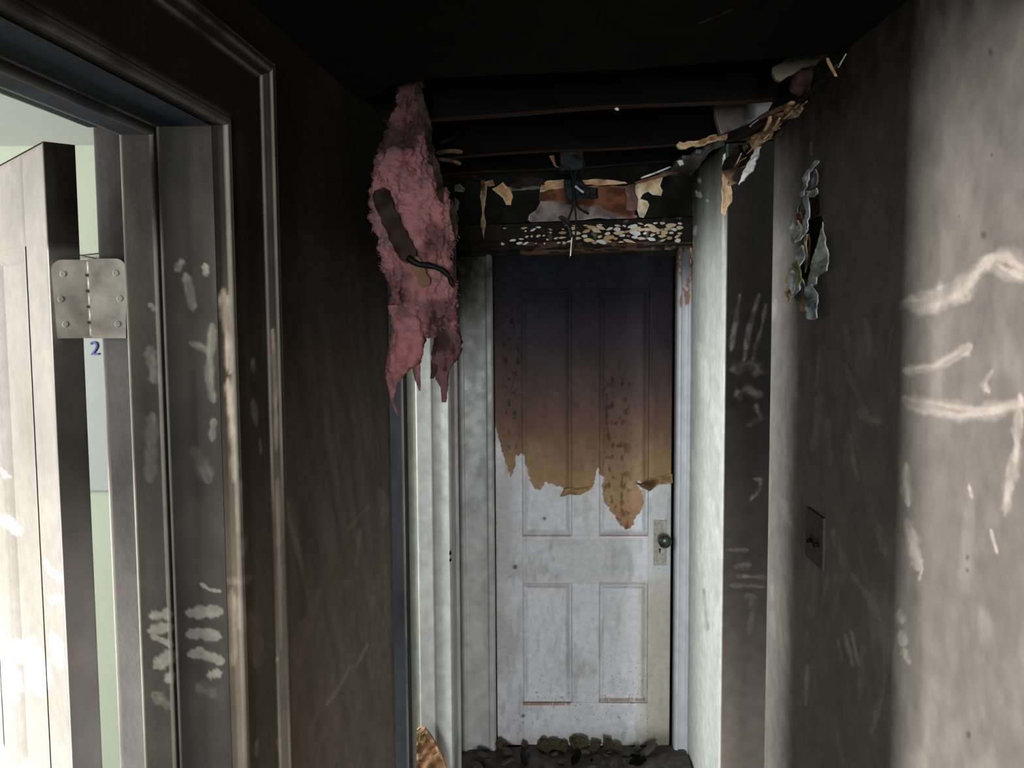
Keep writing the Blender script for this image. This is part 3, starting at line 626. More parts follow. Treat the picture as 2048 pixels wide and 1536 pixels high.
for _ in range(400):
    if len(chips) >= 90: break
    u = 965 + 395 * rr.random() ** .5; v = rr.uniform(448, 486) - (u - 1150) * .02
    if any(abs(u - a) < 8 + w * .5 and abs(v - b) < 6 for a, b, w in chips): continue
    chips.append((u, v, rr.uniform(3.0, 6.5) * (1.3 if u > 1140 else .9)))
for u, v, w in chips:
    p = at_y(np.array(u), np.array(v), YE - .019); o = bpy.data.objects.new('paint_chip', chip_me[rr.randrange(6)]); COL.objects.link(o); o.parent = trim_end
    sx = w / FPX * 3.45; o.location = p; o.scale = (sx * rr.uniform(1, 2.1), .006, sx * rr.uniform(.55, .95)); o.rotation_euler = (0, rr.uniform(-.4, .4), 0)

room_wall_back = box('backing', -.6, .9, YE + .075, YE + .10, 0, 2.3, M_VOID, wall_end)
# ---- the end door: stiles, rails, mullions and four panels
door = thing('door_1', 'old four-panel door at the end of the hall, scorched brown above and white below', 'door', (DX0, YE + .03, 0), kind='structure')
YD = YE + .022
def px_x(u, v=1000): return float(at_y(np.array(float(u)), np.array(float(v)), YD)[0])
def px_z(v, u=1170): return float(at_y(np.array(float(u)), np.array(float(v)), YD)[2])
def slab_part(name, x0, x1, z0, z1, depth=0.0, moulding=0.0, step=.0032):
    nx = max(2, int((x1 - x0) / step)); nz = max(2, int((z1 - z0) / step))
    X, Z = np.meshgrid(np.linspace(x0, x1, nx), np.linspace(z0, z1, nz), indexing='ij')
    e = np.minimum(np.minimum(X - x0, x1 - X), np.minimum(Z - z0, z1 - Z))
    if moulding:
        d = np.interp(e, [0, .003, .006, .012, .018, .024, .030], [.007, .007, -.002, .001, .008, .014, .014])
    else:
        d = np.interp(e, [0, .0025], [.0025, 0.0]) + depth
    P = np.column_stack([X.ravel(), (YD + d).ravel(), Z.ravel()])
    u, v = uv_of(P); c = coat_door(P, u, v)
    ch = inside(u, v, CHARRED); P[:, 1] += np.where(ch, .0012, 0.0)          # the paint layer stands proud of the bared wood
    return put(link(name, quad_mesh(name, P, nx, nz, c), M_DOOR), door)
xa, xb, xc, xd = px_x(1044), px_x(1144), px_x(1198), px_x(1297)
zt, zl1, zl0, zb = px_z(577), px_z(1072), px_z(1167), px_z(1406)
DT = 2.022
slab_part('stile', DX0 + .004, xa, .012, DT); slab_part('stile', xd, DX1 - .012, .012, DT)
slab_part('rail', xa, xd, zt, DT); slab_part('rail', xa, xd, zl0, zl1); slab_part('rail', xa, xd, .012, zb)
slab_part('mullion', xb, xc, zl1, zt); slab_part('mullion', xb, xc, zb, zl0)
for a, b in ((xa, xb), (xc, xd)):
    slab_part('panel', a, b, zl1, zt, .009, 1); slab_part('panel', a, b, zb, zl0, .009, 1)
put(box('door_core', DX0 + .004, DX1 - .012, YD + .016, YD + .036, .012, DT, M_CHAR), door)
# lock plate and knob
kx, kz = px_x(1322), px_z(1086)
def pxr(u0, u1, v0, v1): return px_x(u0), px_x(u1), px_z(v1), px_z(v0)
x0, x1, z0, z1 = pxr(1308, 1334, 1040, 1130)
plate = put(bm_obj('escutcheon_plate', box_bm(x0, x1, YD - .004, YD + .001, z0, z1, .0015), mat_plain('painted_lock_plate', (184, 178, 168), .4, .4, .2, 60, c2=(140, 132, 112))), door)
bm = bmesh.new()
pr_ = [(.0, .012), (.006, .013), (.012, .010), (.022, .009), (.028, .016), (.036, .0245), (.046, .027), (.054, .024), (.059, .014), (.061, .0)]
cx, cz = px_x(1327), px_z(1077); rings = []
for d, r in pr_: rings.append([bm.verts.new((cx + math.cos(2 * math.pi * k / 24) * max(r, .0005), YD - .003 - d, cz + math.sin(2 * math.pi * k / 24) * max(r, .0005))) for k in range(24)])
for a, b in zip(rings[:-1], rings[1:]):
    for k in range(24): bm.faces.new((a[k], a[(k + 1) % 24], b[(k + 1) % 24], b[k]))
bm.faces.new(rings[-1]); bmesh.ops.recalc_face_normals(bm, faces=bm.faces[:])
put(props(bm_obj('door_knob', bm, M_METAL, None, True), 'dark green tarnished knob'), door)
kx_, kz_ = px_x(1320), px_z(1098)
bm = bmesh.new(); bmesh.ops.create_cone(bm, cap_ends=True, segments=12, radius1=.004, radius2=.004, depth=.002, matrix=Matrix.Translation((kx_, YD - .0045, kz_)) @ Matrix.Rotation(math.pi / 2, 4, 'X'))
box_bm(kx_ - .0018, kx_ + .0018, YD - .0055, YD - .0035, kz_ - .014, kz_, 0, bm)
put(bm_obj('keyhole', bm, M_BLACK), door)
# curled scorched paint along the burnt line
for k, (pts, m) in enumerate([([(1120, 994), (1128, 978), (1150, 976), (1186, 972), (1180, 980), (1160, 990), (1140, 988)], M_BROWN), ([(1270, 964), (1283, 968), (1296, 958), (1345, 948), (1345, 966), (1318, 968), (1300, 982), (1290, 978), (1280, 972)], M_BROWN)]):
    put(sheet('peeling_paint', pts, lambda u, v: at_y(u, v, YD - .003), mat_plain('curling_paint', (158, 126, 88), .8, .2, .3, 60, c2=(96, 70, 48)), None, .002, .010, 60 + k, (10, 1.2)), door)

# ================================================================== side rooms
def room_wall(name, label, x0, x1, y0, y1, z0, z1, m): return props(box(name, x0, x1, y0, y1, z0, z1, m), label, 'wall', kind='structure')
room_wall('wall_near_room_back', 'pale green wall seen through the gap beside the open door', -3.45, tx(.17, 2.0), 2.0, 2.06, 0, 2.5, M_GREEN)
room_wall('wall_near_room_window', 'pale green window wall of the near left room', -3.45, -3.36, -1.2, 2.0, 0, 2.5, M_GREEN)
room_wall('wall_near_room_front', 'pale green wall of the near left room behind the camera', -3.45, tx(.17, -1), -1.26, -1.2, 0, 2.5, M_GREEN)
room_wall('wall_near_room_hall', 'pale green room side of the left wall before the doorway', tx(.17, -.4) - .004, tx(.17, -.4), -1.2, JY0 - .03, 0, 2.5, M_GREEN)
props(box('ceiling_near_room', -3.45, tx(.17, 1.2) + .01, -1.2, 2.0, 2.165, 2.185, M_PALE), 'pale ceiling of the near left room above its door', 'ceiling', kind='structure')
room_wall('wall_near_room_doorside', 'pale green room side of the left wall past the doorway', tx(.17, 1.6) - .004, tx(.17, 1.6), JY1 + .04, 2.0, 0, 2.5, M_GREEN)
room_wall('wall_near_room_lintel', 'pale green room side of the left wall over the doorway', tx(.17, .8) - .004, tx(.17, .8), JY0 - .03, JY1 + .04, HEAD + .06, 2.5, M_GREEN)
room_wall('wall_far_room_window', 'pale window wall of the far left room', -2.75, -2.68, 2.06, 4.2, 0, 2.5, M_PALE)
room_wall('wall_far_room_back', 'pale back wall of the far left room', -2.75, -.5, 4.2, 4.26, 0, 2.5, M_PALE)
room_wall('wall_far_room_hall', 'pale room side of the left wall past the far doorway', tx(.17, 3.3) - .004, tx(.17, 3.3), KY1 + .05, 4.2, 0, 2.5, M_PALE)
props(box('ceiling_far_room', -2.75, -.5, 2.06, 4.2, 2.40, 2.42, M_PALE), 'pale ceiling of the far left room', 'ceiling', kind='structure')
room_wall('wall_right_room_window', 'grey window wall of the right-hand room', XR + TH, 2.4, -.36, -.3, 0, 2.5, M_GREYP)
room_wall('wall_right_room_side', 'grey side wall of the right-hand room', 2.3, 2.36, -.3, 2.84, 0, 2.5, M_GREYP)
room_wall('wall_hall_start', 'grey wall closing the hall behind the camera', -1.0, .75, -5.3, -5.24, 0, 2.4, M_GREYP)
def window(n, label, axis, c, w, h, pos):
    root = thing('window_%d' % n, label, 'window', kind='structure')
    for s in (-1, 1):
        for q in range(2):
            if q == 0: a0, a1, b0, b1 = c[0] + s * w / 2 - .03, c[0] + s * w / 2 + .03, c[1] - h / 2 - .03, c[1] + h / 2 + .03
            else: a0, a1, b0, b1 = c[0] - w / 2, c[0] + w / 2, c[1] + s * h / 2 - .03, c[1] + s * h / 2 + .03
            if axis == 'x': box('window_frame', pos - .03, pos + .02, a0, a1, b0, b1, M_WIN, root)
            else: box('window_frame', a0, a1, pos - .03, pos + .02, b0, b1, M_WIN, root)
window(1, 'white window frame of the near left room', 'x', (.42, 1.55), .62, 1.28, -3.33)
window(2, 'white window frame of the far left room', 'x', (2.60, 1.72), .98, .92, -2.65)
window(3, 'white window frame of the right-hand room', 'y', (1.38, 1.55), .40, 1.0, -.27)
window(4, 'white frame added around the fill lamp behind the camera', 'y', (.0, 1.40), .88, 1.38, -5.1)  # frame added to go with the unseen fill lamp

# ---- open door of the near room, hung on the far jamb
OD = thing('door_2', 'open white panel door swung back into the near left room', 'door', (-.65, 1.162, 0), kind='structure')
ang = math.radians(44); dd = np.array([-math.sin(ang), math.cos(ang)]); nn = np.array([math.cos(ang), math.sin(ang)])   # along the door, and from hall face to room face
DTK, DW, DH = .040, .73, 2.005
H0 = np.array([-.652, 1.160])
def dpt(s, t, z): q = H0 + dd * s + nn * t; return (q[0], q[1], z)
def door2_face(name, s0, s1, z0, z1, depth=0.0, moulding=0, step=.006):
    ns = max(2, int((s1 - s0) / step)); nz = max(2, int((z1 - z0) / step))
    Sg, Zg = np.meshgrid(np.linspace(s0, s1, ns), np.linspace(z0, z1, nz), indexing='ij')
    e = np.minimum(np.minimum(Sg - s0, s1 - Sg), np.minimum(Zg - z0, z1 - Zg))
    d = np.interp(e, [0, .003, .009, .016, .020, .030], [0, -.003, .005, .002, depth, depth]) if moulding else np.interp(e, [0, .003], [.003, 0])
    q = H0[None, :] + Sg.ravel()[:, None] * dd + d.ravel()[:, None] * nn
    P = np.column_stack([q, Zg.ravel()]); u, v = uv_of(P)
    return put(link(name, quad_mesh(name, P, ns, nz, coat_open_door(P, u, v)), M_DOOR), OD)
st_ = .115
for a, b in ((0, st_), (DW - st_, DW)): door2_face('stile', a, b, .012, DH)
zz = [.012, .22, .80, 1.02, 1.875, DH]
for a, b in ((zz[0], zz[1]), (zz[2], zz[3]), (zz[4], zz[5])): door2_face('rail', st_, DW - st_, a, b)
mc = DW / 2
door2_face('mullion', mc - .05, mc + .05, zz[1], zz[2]); door2_face('mullion', mc - .05, mc + .05, zz[3], zz[4])
for a, b in ((st_, mc - .05), (mc + .05, DW - st_)):
    door2_face('panel', a, b, zz[1], zz[2], .010, 1); door2_face('panel', a, b, zz[3], zz[4], .010, 1, .005)
E = [(dpt(0, .0, 0)), (dpt(0, DTK, 0)), (dpt(DW, DTK, 0)), (dpt(DW, 0.003, 0))]
pl = densify(rounded([np.array(p[:2]) for p in [dpt(.004, 0.0, 0), dpt(0, 0, 0), dpt(0, DTK, 0), dpt(DW, DTK, 0), dpt(DW, .002, 0)]], .003, 3), lambda p: .004 if np.hypot(*(p - H0)) < .05 else .05)
put(loft('door_edge', np.column_stack([pl, np.full(len(pl), .012)]), np.column_stack([pl, np.full(len(pl), DH)]), .006, coat_door_edge, M_TRIM), OD)
me = bpy.data.meshes.new('top_edge'); me.from_pydata([dpt(0, 0, DH), dpt(0, DTK, DH), dpt(DW, DTK, DH), dpt(DW, 0, DH)], [], [(0, 1, 2, 3)]); me.update(); put(link('top_edge', me, M_LATH), OD)
# butt hinge: a leaf on the door edge, a leaf on the jamb, knuckles on the pin between
M_HINGE = mat_plain('painted_hinge', (146, 140, 132), .6, .25, .4, 26, c2=(92, 88, 80), bump=.1)
hz0, hz1 = float(at_y(np.array(190.), np.array(676.), 1.17)[2]), float(at_y(np.array(190.), np.array(520.), 1.17)[2])
pin = np.array([float(at_y(np.array(190.), np.array(600.), 1.165)[0]), 1.165])
hinge = put(props(bpy.data.objects.new('hinge', None), 'painted steel butt hinge'), OD); COL.objects.link(hinge)
def leaf(p0, p1, side):
    p0 = np.array(p0); p1 = np.array(p1); d = (p1 - p0) / np.linalg.norm(p1 - p0); nrm = np.array([d[1], -d[0]]);
    if nrm[1] > 0: nrm = -nrm
    L = np.linalg.norm(p1 - p0); r = .014; out = []
    for (s, z, a0, a1) in ((0, hz0, None, None), (L - .004, hz0, None, None), (L - r, hz1 - r, 0, math.pi / 2), (0, hz1, None, None)):
        if a0 is None: out.append((s, z))
        else: out += [(s + math.cos(a0 + (a1 - a0) * k / 5) * r, z + math.sin(a0 + (a1 - a0) * k / 5) * r) for k in range(6)]
    bm = bmesh.new(); f = [bm.verts.new((*(p0 + d * s + nrm * .0022), z)) for s, z in out]; b = [bm.verts.new((*(p0 + d * s - nrm * .002), z)) for s, z in out]
    bm.faces.new(f); bm.faces.new(b[::-1])
    for i in range(len(out)): bm.faces.new((f[i], f[(i + 1) % len(out)], b[(i + 1) % len(out)], b[i]))
    bmesh.ops.recalc_face_normals(bm, faces=bm.faces[:]); o = bm_obj('hinge_leaf', bm, M_HINGE); o.parent = hinge
    for zf in (.18, .5, .82):
        c_ = p0 + d * L * (.72 if zf != .5 else .8) + nrm * .0024; z = hz0 + (hz1 - hz0) * zf
        bm = bmesh.new(); bmesh.ops.create_cone(bm, cap_ends=True, segments=14, radius1=.0046, radius2=.0036, depth=.0006, matrix=Matrix.Translation((c_[0], c_[1], z)) @ Vector((nrm[0], nrm[1], 0)).to_track_quat('Z', 'Y').to_matrix().to_4x4())
        s_ = bm_obj('screw_head', bm, M_HINGE); s_.parent = hinge
leaf(pin, dpt(-.002, .003, 0)[:2], 0); leaf((pin[0] + .004, j - .004), (tx(.117, j), j - .004), 1)
for zf, hh_ in ((.2, .0035), (.4, .003), (.6, .0035), (.8, .0035)):
    z_ = hz0 + (hz1 - hz0) * zf; box('knuckle_gap', pin[0] - .006, pin[0] + .0085, pin[1] - .0115, pin[1] - .006, z_ - hh_ / 2, z_ + hh_ / 2, M_BLACK, hinge)
for zf in (.3, .7):
    z_ = hz0 + (hz1 - hz0) * zf; box('knuckle_gap', pin[0] + .0062, pin[0] + .0085, pin[1] - .0115, pin[1] - .006, z_ - (hz1 - hz0) * .1, z_ + (hz1 - hz0) * .1, M_BLACK, hinge)
o = tube('hinge_pin', [(pin[0], pin[1] - .003, hz0), (pin[0], pin[1] - .003, hz1)], .0045, M_BLACK, None, 12); o.parent = hinge
for k in range(5):
    a, b = hz0 + (hz1 - hz0) * k / 5 + .0026, hz0 + (hz1 - hz0) * (k + 1) / 5 - .0026
    o = tube('knuckle', [(pin[0], pin[1] - .003, a), (pin[0], pin[1] - .003, b)], .0068, M_HINGE, None, 16); o.parent = hinge

# ---- pale board hung on wires in the near room, with a blue 2
bz0, bz1 = float(at_y(np.array(190.), np.array(981.), 1.985)[2]), float(at_y(np.array(190.), np.array(516.), 1.985)[2])
bd = thing('notice_board', 'pale grey board hung on wires behind the open door, marked with a blue 2', 'board', (-1.1, 1.985, bz0))
put(box('panel', -1.42, -.78, 1.975, 1.995, bz0, bz1, M_BOARD, bevel=.003), bd)
for a, b in (((150, 508), (205, 520)), ((150, 512), (205, 506))):
    put(tube('hanging_wire', [at_y(np.array(float(a[0])), np.array(float(a[1])), 1.97), at_y(np.array(float(b[0])), np.array(float(b[1])), 1.97)], .0012, M_LATH), bd)
tx2 = bpy.data.curves.new('numeral', 'FONT'); tx2.body = '2'; tx2.size = .045; tx2.extrude = .0006; tx2.align_x = 'CENTER'; tx2.align_y = 'CENTER'; tx2.materials.append(M_BLUE)
tmp = bpy.data.objects.new('numeral_curve', tx2); COL.objects.link(tmp); bpy.context.view_layer.update(); nm = bpy.data.meshes.new_from_object(tmp); bpy.data.objects.remove(tmp); to = bpy.data.objects.new('numeral', nm); COL.objects.link(to); to.location = at_y(np.array(189.), np.array(698.), 1.973); to.rotation_euler = (math.pi / 2, 0, 0); put(to, bd)

# ================================================================== THINGS
# ---- hanging pink insulation
def lobe(name, rows, y0, depth, mat, parent, seed, amp=.014, taper_end=True, nv=90, sides=44):
    vs_ = np.array([r[0] for r in rows], float); t = np.linspace(0, 1, nv); v = vs_[0] + (vs_[-1] - vs_[0]) * t
    lft = np.interp(v, vs_, [r[1] for r in rows]); rgt = np.interp(v, vs_, [r[2] for r in rows])
    a = np.linspace(0, 2 * math.pi, sides, endpoint=False); P = []
    lp = at_y(lft, v, y0); rp = at_y(rgt, v, y0)
    for i in range(nv):
        c = (lp[i] + rp[i]) / 2; w = max(abs(rp[i][0] - lp[i][0]) / 2, .0015); dp = min(depth, w * 1.1) * (0.55 + .45 * math.sin(math.pi * min(1, t[i] * 1.2 + .1)))
        for g in a:
            cc, ss = math.cos(g), math.sin(g)
            P.append((c[0] + w * np.sign(cc) * abs(cc) ** .8, c[1] + dp * np.sign(ss) * abs(ss) ** .8, c[2]))
    P = np.array(P); ctr = np.repeat((lp + rp) / 2, sides, axis=0); dirn = P - ctr; dirn[:, 2] = 0
    ln = np.linalg.norm(dirn, axis=1, keepdims=True) + 1e-6; dirn = dirn / ln
    nz_ = (fbm(P * [1, 1, .45], 22, 3, seed) - .5) * amp * 3.0 + (np.abs(fbm(P * [1, 1, .5], 50, 3, seed + 3) - .5) - .12) * amp * 2.6 + (fbm(P, 170, 2, seed + 5) - .5) * amp * .8
    k = np.clip(ln[:, 0] / .02, 0, 1)
    P = P + dirn * (nz_ * k)[:, None]; P[:, 2] += (fbm(P, 60, 2, seed + 7) - .5) * .01 * k
    Q = P.reshape(nv, sides, 3).transpose(1, 0, 2).reshape(-1, 3)
    f = fbm(Q * [1, 1, .4], 34, 4, seed + 11); g = fbm(Q, 14, 3, seed + 12); hh = fbm(Q * [1, 1, .3], 90, 3, seed + 13)
    c = S(152, 94, 92)[None, :] * f[:, None] * 1.25 + S(140, 116, 114)[None, :] * (1 - f)[:, None] * .8
    soot = np.clip(smooth(.50, .66, g) * .55 + smooth(2.0, 2.22, Q[:, 2]) * .72 + smooth(.55, .7, hh) * .35 + (.58 if mat is M_PINKD else .06), 0, .93)
    c = blend(c, soot, S(46, 34, 32))
    o = link(name, quad_mesh(name, Q, sides, nv, c, True, True), M_WOOL)
    return put(o, parent), Q, c
ins = thing('insulation_batt', 'torn pink fibreglass insulation hanging down from the ceiling hole by the left wall', 'insulation', tuple(at_y(np.array(815.), np.array(170.), 1.86)))
M_INS = mat_plain('hanging_pink_fibreglass', (204, 142, 142), .95, .05, .3, 18, c2=(132, 88, 90), bump=1.0)
body_rows = [(150, 800, 845), (185, 801, 840), (220, 794, 846), (270, 784, 854), (310, 762, 860), (345, 752, 870), (380, 752, 886), (430, 758, 900), (480, 764, 910), (530, 772, 908), (570, 774, 905), (610, 778, 903), (640, 782, 905), (662, 800, 900), (676, 825, 880)]
_, BP, BC = lobe('batt_body', body_rows, 1.90, .062, M_INS, ins, 500, .017, nv=280, sides=110)
lobe('hanging_tuft', [(610, 780, 850), (660, 780, 846), (700, 774, 842), (725, 772, 838), (740, 770, 822), (765, 772, 796), (790, 776, 790), (812, 784, 792), (832, 795, 797)], 1.88, .03, M_INS, ins, 520, .010)
lobe('hanging_tuft', [(690, 815, 845), (720, 822, 842), (745, 826, 842), (765, 832, 842), (782, 838, 841)], 1.88, .016, M_INS, ins, 530, .006, nv=40, sides=24)
lobe('hanging_tuft', [(600, 862, 904), (640, 862, 912), (680, 866, 922), (705, 862, 922), (735, 860, 902), (752, 868, 898), (775, 880, 896), (805, 884, 893)], 1.90, .03, M_PINKD, ins, 540, .010)
lobe('hanging_tuft', [(720, 862, 878), (740, 862, 876), (757, 860, 868)], 1.89, .012, M_PINKD, ins, 545, .004, nv=24, sides=20)
# smoked paper edge of the batt on its right
for k, pts in enumerate([[(832, 158), (848, 190), (862, 250), (870, 300), (886, 360), (890, 410), (878, 400), (866, 340), (852, 290), (842, 230), (828, 190)], [(905, 400), (918, 440), (912, 480), (904, 450), (898, 420)]]):
    put(sheet('facing_paper', pts, lambda u, v: at_y(u, v, 1.855), M_LATH, None, .002, .02, 70 + k, (14, 4)), ins)
# loose fibres all over it
rr = random.Random(8); fv = []; ff = []; fc = []
for q in range(5200):
    bi = rr.randrange(len(BP)); p = BP[bi] + np.array([rr.uniform(-.002, .002) for _ in range(3)])
    if p[1] > 1.92: continue
    d = np.array([rr.gauss(0, 1), rr.gauss(-.5, .7), rr.gauss(-.4, 1)]); d /= np.linalg.norm(d); l = rr.uniform(.003, .009); s_ = np.cross(d, [0, 1, 0]); s_ = s_ / (np.linalg.norm(s_) + 1e-6) * .0003
    b0 = len(fv); fv += [tuple(p - s_), tuple(p + s_), tuple(p + d * l * .6 + s_ * .6 + np.array([0, 0, -.001])), tuple(p + d * l + np.array([0, 0, -.004]))]; ff += [(b0, b0 + 1, b0 + 2), (b0, b0 + 2, b0 + 3)]; fc += [BC[bi] * 1.1] * 4
me = bpy.data.meshes.new('loose_fibre'); me.from_pydata(fv, [], ff); me.update(); add_coat(me, np.array(fc)); put(props(link('loose_fibre', me, M_WOOL), kind='stuff'), ins)

# charred lath stuck across the insulation, and the wire beside it
def strip3(name, pxs, y, w, th, mat, parent=None, seed=0):
    """flat bent strip through pixels at depth y, w metres wide"""
    pts = curve_pts([at_y(np.array(float(a)), np.array(float(b)), yy) for (a, b), yy in zip(pxs, y)], 5); bm = bmesh.new(); rows = []
    r0 = random.Random(seed)
    for i, p in enumerate(pts):
        t = pts[min(i + 1, len(pts) - 1)] - pts[max(i - 1, 0)]; t = t / np.linalg.norm(t); s_ = np.cross(t, [0, 1, 0]); s_ /= np.linalg.norm(s_); ww = w * r0.uniform(.85, 1.1) / 2
        if i in (0, len(pts) - 1): ww *= .6
        rows.append([bm.verts.new(p - s_ * ww), bm.verts.new(p + s_ * ww), bm.verts.new(p + s_ * ww + np.array([0, th, 0])), bm.verts.new(p - s_ * ww + np.array([0, th, 0]))])
    for a, b in zip(rows[:-1], rows[1:]):
        for k in range(4): bm.faces.new((a[k], a[(k + 1) % 4], b[(k + 1) % 4], b[k]))
    bm.faces.new(rows[0]); bm.faces.new(rows[-1][::-1]); bmesh.ops.recalc_face_normals(bm, faces=bm.faces[:])
    return bm_obj(name, bm, mat, parent)
lath = thing('charred_lath', 'charred wooden lath stuck slantwise across the pink insulation', 'lath', tuple(at_y(np.array(800.), np.array(470.), 1.82)))
put(strip3('lath_strip', [(758, 378), (772, 420), (795, 470), (822, 522)], [1.835, 1.82, 1.815, 1.815], .038, .008, M_LATH, seed=3), lath)
put(strip3('taped_end', [(826, 515), (840, 545), (852, 572)], [1.815, 1.815, 1.82], .024, .006, mat_plain('brown_tape', (112, 84, 58), .7, .2, .3, 40), seed=5), lath)
wire = tube('burnt_wire', curve_pts([at_y(np.array(float(a)), np.array(float(b)), 1.81) for a, b in [(815, 515), (836, 528), (858, 531), (880, 538), (896, 550), (903, 566), (908, 574)]], 5), .0052, M_BLACK, taper=lambda t: 1.3 - .5 * t + .12 * math.sin(t * 25))
props(wire, 'thick black burnt wire curling out at the right edge of the pink insulation', 'wire')

# ---- torn bits along the burnt end wall, over the door
def torn(name, label, cat, pts, place, mat, thick=.003, bulge=.012, seed=0, rag=(9, 2.0), toward=(0, -1, 0), group=None):
    o = sheet(name, pts, place, mat, None, thick, bulge, seed, rag, toward); return props(o, label, cat, group)
yy = lambda y: (lambda u, v: at_y(u, v, y))
# the layered hole in the end wall
lay = thing('torn_wall_layer', 'torn patch of brown and grey wall layers above the end door', 'torn wallboard', tuple(at_y(np.array(1180.), np.array(440.), YE - .004)))
put(sheet('grey_layer', [(1056, 440), (1058, 430), (1072, 420), (1080, 405), (1082, 395), (1150, 398), (1200, 412), (1245, 418), (1275, 432), (1268, 446), (1200, 436), (1125, 446), (1065, 446)], yy(YE - .006), mat_plain('grey_board_layer', (150, 132, 130), .85, .15, .25, 20, c2=(106, 92, 92)), None, .003, .004, 80, (10, 1.0)), lay)
put(sheet('brown_layer', [(1078, 402), (1080, 380), (1100, 372), (1130, 372), (1290, 372), (1270, 400), (1268, 440), (1240, 432), (1200, 414), (1150, 412), (1115, 404)], yy(YE - .011), M_ORANGE, None, .003, .005, 81, (10, 1.0)), lay)
put(sheet('tan_layer', [(1080, 384), (1082, 370), (1092, 362), (1128, 358), (1130, 376), (1105, 378)], yy(YE - .016), M_TAN, None, .003, .006, 82, (8, 1.2)), lay)
put(sheet('tan_layer', [(1164, 360), (1200, 358), (1250, 364), (1255, 367), (1200, 371), (1170, 369)], yy(YE - .018), M_TAN, None, .003, .006, 83, (8, .8)), lay)
put(sheet('pale_edge', [(1010, 376), (1030, 372), (1078, 370), (1082, 378), (1040, 381), (1012, 384)], yy(YE - .014), M_GREYP, None, .003, .005, 84, (8, 1.4)), lay)
put(sheet('scorched_edge', [(1250, 374), (1275, 364), (1278, 400), (1275, 420), (1252, 420), (1254, 392)], yy(YE - .016), mat_plain('pink_brown_paper', (122, 96, 86), .85, .15, .3, 40), None, .003, .006, 85, (8, 1.5)), lay)
torn('torn_wall_paper', 'cream torn paper flap hooked to the left, hanging above the end door', 'torn paper', [(1270, 372), (1276, 366), (1300, 360), (1318, 352), (1326, 354), (1320, 372), (1325, 382), (1322, 392), (1305, 390), (1296, 384), (1286, 388), (1280, 398), (1294, 402), (1298, 410), (1292, 426), (1287, 436), (1278, 434), (1274, 420), (1276, 398), (1270, 384)], yy(YE - .06), M_CREAM, .003, .02, 90, None)
torn('torn_wall_paper', 'long thin brown paper strip dangling at the left above the end door', 'torn paper', [(962, 356), (974, 366), (973, 392), (968, 420), (972, 446), (968, 478), (962, 452), (964, 420), (960, 394), (963, 372)], yy(YE - .05), M_BROWN, .003, .03, 91, (9, 1.4))
torn('torn_wall_paper', 'tan tongue-shaped paper flap hanging beside the thin brown strip', 'torn paper', [(984, 378), (1000, 372), (1006, 364), (1018, 376), (1026, 392), (1022, 410), (1012, 410), (1006, 396), (994, 386)], yy(YE - .05), M_TAN, .003, .02, 92, (8, 1.2))
torn('torn_wall_paper', 'small tan scrap sticking out between the brown strip and the tan flap', 'torn paper', [(968, 366), (986, 360), (990, 372), (978, 374)], yy(YE - .06), M_BROWN, .003, .02, 93, (8, 1.5))
torn('paper_scrap', 'oval grey paper scrap against the black wall right of the insulation', 'torn paper', [(896, 398), (908, 394), (918, 402), (917, 418), (908, 430), (900, 428)], yy(YE - .04), M_GREYP, .003, .008, 94, (9, 1.0))
torn('paper_scrap', 'small grey scrap above the oval one right of the insulation', 'torn paper', [(906, 372), (920, 368), (930, 378), (926, 384), (908, 382)], yy(YE - .04), M_GREYP, .003, .008, 95, (9, 1.0))
torn('burnt_ceiling_paper', 'dark ragged ceiling edge hanging over the torn wall layers', 'torn paper', [(1020, 372), (1040, 362), (1062, 352), (1085, 358), (1090, 370), (1060, 372), (1030, 376)], yy(YE - .07), mat_plain('dark_charred_paper', (46, 38, 33), .9, .1, .4, 40), .003, .02, 96, (8, 2.5))
torn('burnt_ceiling_paper', 'ragged brown ceiling edge along the black wall near the insulation', 'torn paper', [(890, 346), (930, 350), (965, 352), (966, 360), (930, 357), (892, 354)], yy(YE - .08), M_LATH, .004, .02, 97, (8, 2))
# splintered laths
def splinter(label, pxs, ys, w, mat, seed): return props(strip3('wood_splinter', pxs, ys, w, .006, mat, None, seed), label, 'splinter', 'splintered laths')
splinter('tan wood splinter lying above the left end of the lower joist', [(872, 306), (900, 302), (925, 304)], [2.72] * 3, .012, M_BROWN, 11)
splinter('tan wood splinter pointing down under the left end of the lower joist', [(878, 318), (905, 322), (922, 328)], [2.73] * 3, .010, M_BROWN, 12)
splinter('thin dark splinter curving up beside the insulation', [(880, 285), (900, 278), (915, 270)], [2.70] * 3, .008, M_LATH, 13)
splinter('long pale ceiling sliver lying over the cream paper flap', [(1282, 356), (1310, 346), (1342, 333)], [3.30] * 3, .006, M_WHITE, 14)
splinter('orange broken lath under the ceiling corner above the door', [(1270, 366), (1320, 352), (1366, 340)], [3.34] * 3, .010, M_ORANGE, 15)
torn('broken_joist_end', 'splintered pale broken wood at the right end of the lower joist', 'splinter', [(1352, 290), (1358, 284), (1385, 284), (1400, 281), (1425, 270), (1445, 262), (1456, 268), (1452, 280), (1430, 284), (1408, 292), (1385, 292), (1372, 298), (1356, 296)], yy(2.70), mat_plain('raw_splintered_wood', (212, 172, 128), .8, .2, .4, 90, c2=(140, 100, 68), stretch=(.2, 1, 1)), .018, .02, 98, (7, 2.6))
torn('paper_scrap', 'tiny white scrap stuck to the bottom of the upper joist', 'torn paper', [(1229, 217), (1234, 215), (1238, 218), (1237, 221), (1232, 221)], yy(2.155), M_CREAM, .003, .004, 140, (6, .5))
torn('broken_plaster_bit', 'small white plaster bit on the ceiling corner edge above the door', 'plaster', [(1354, 322), (1364, 318), (1368, 328), (1360, 332)], yy(3.05), M_WHITE, .006, .004, 99, (6, 1))

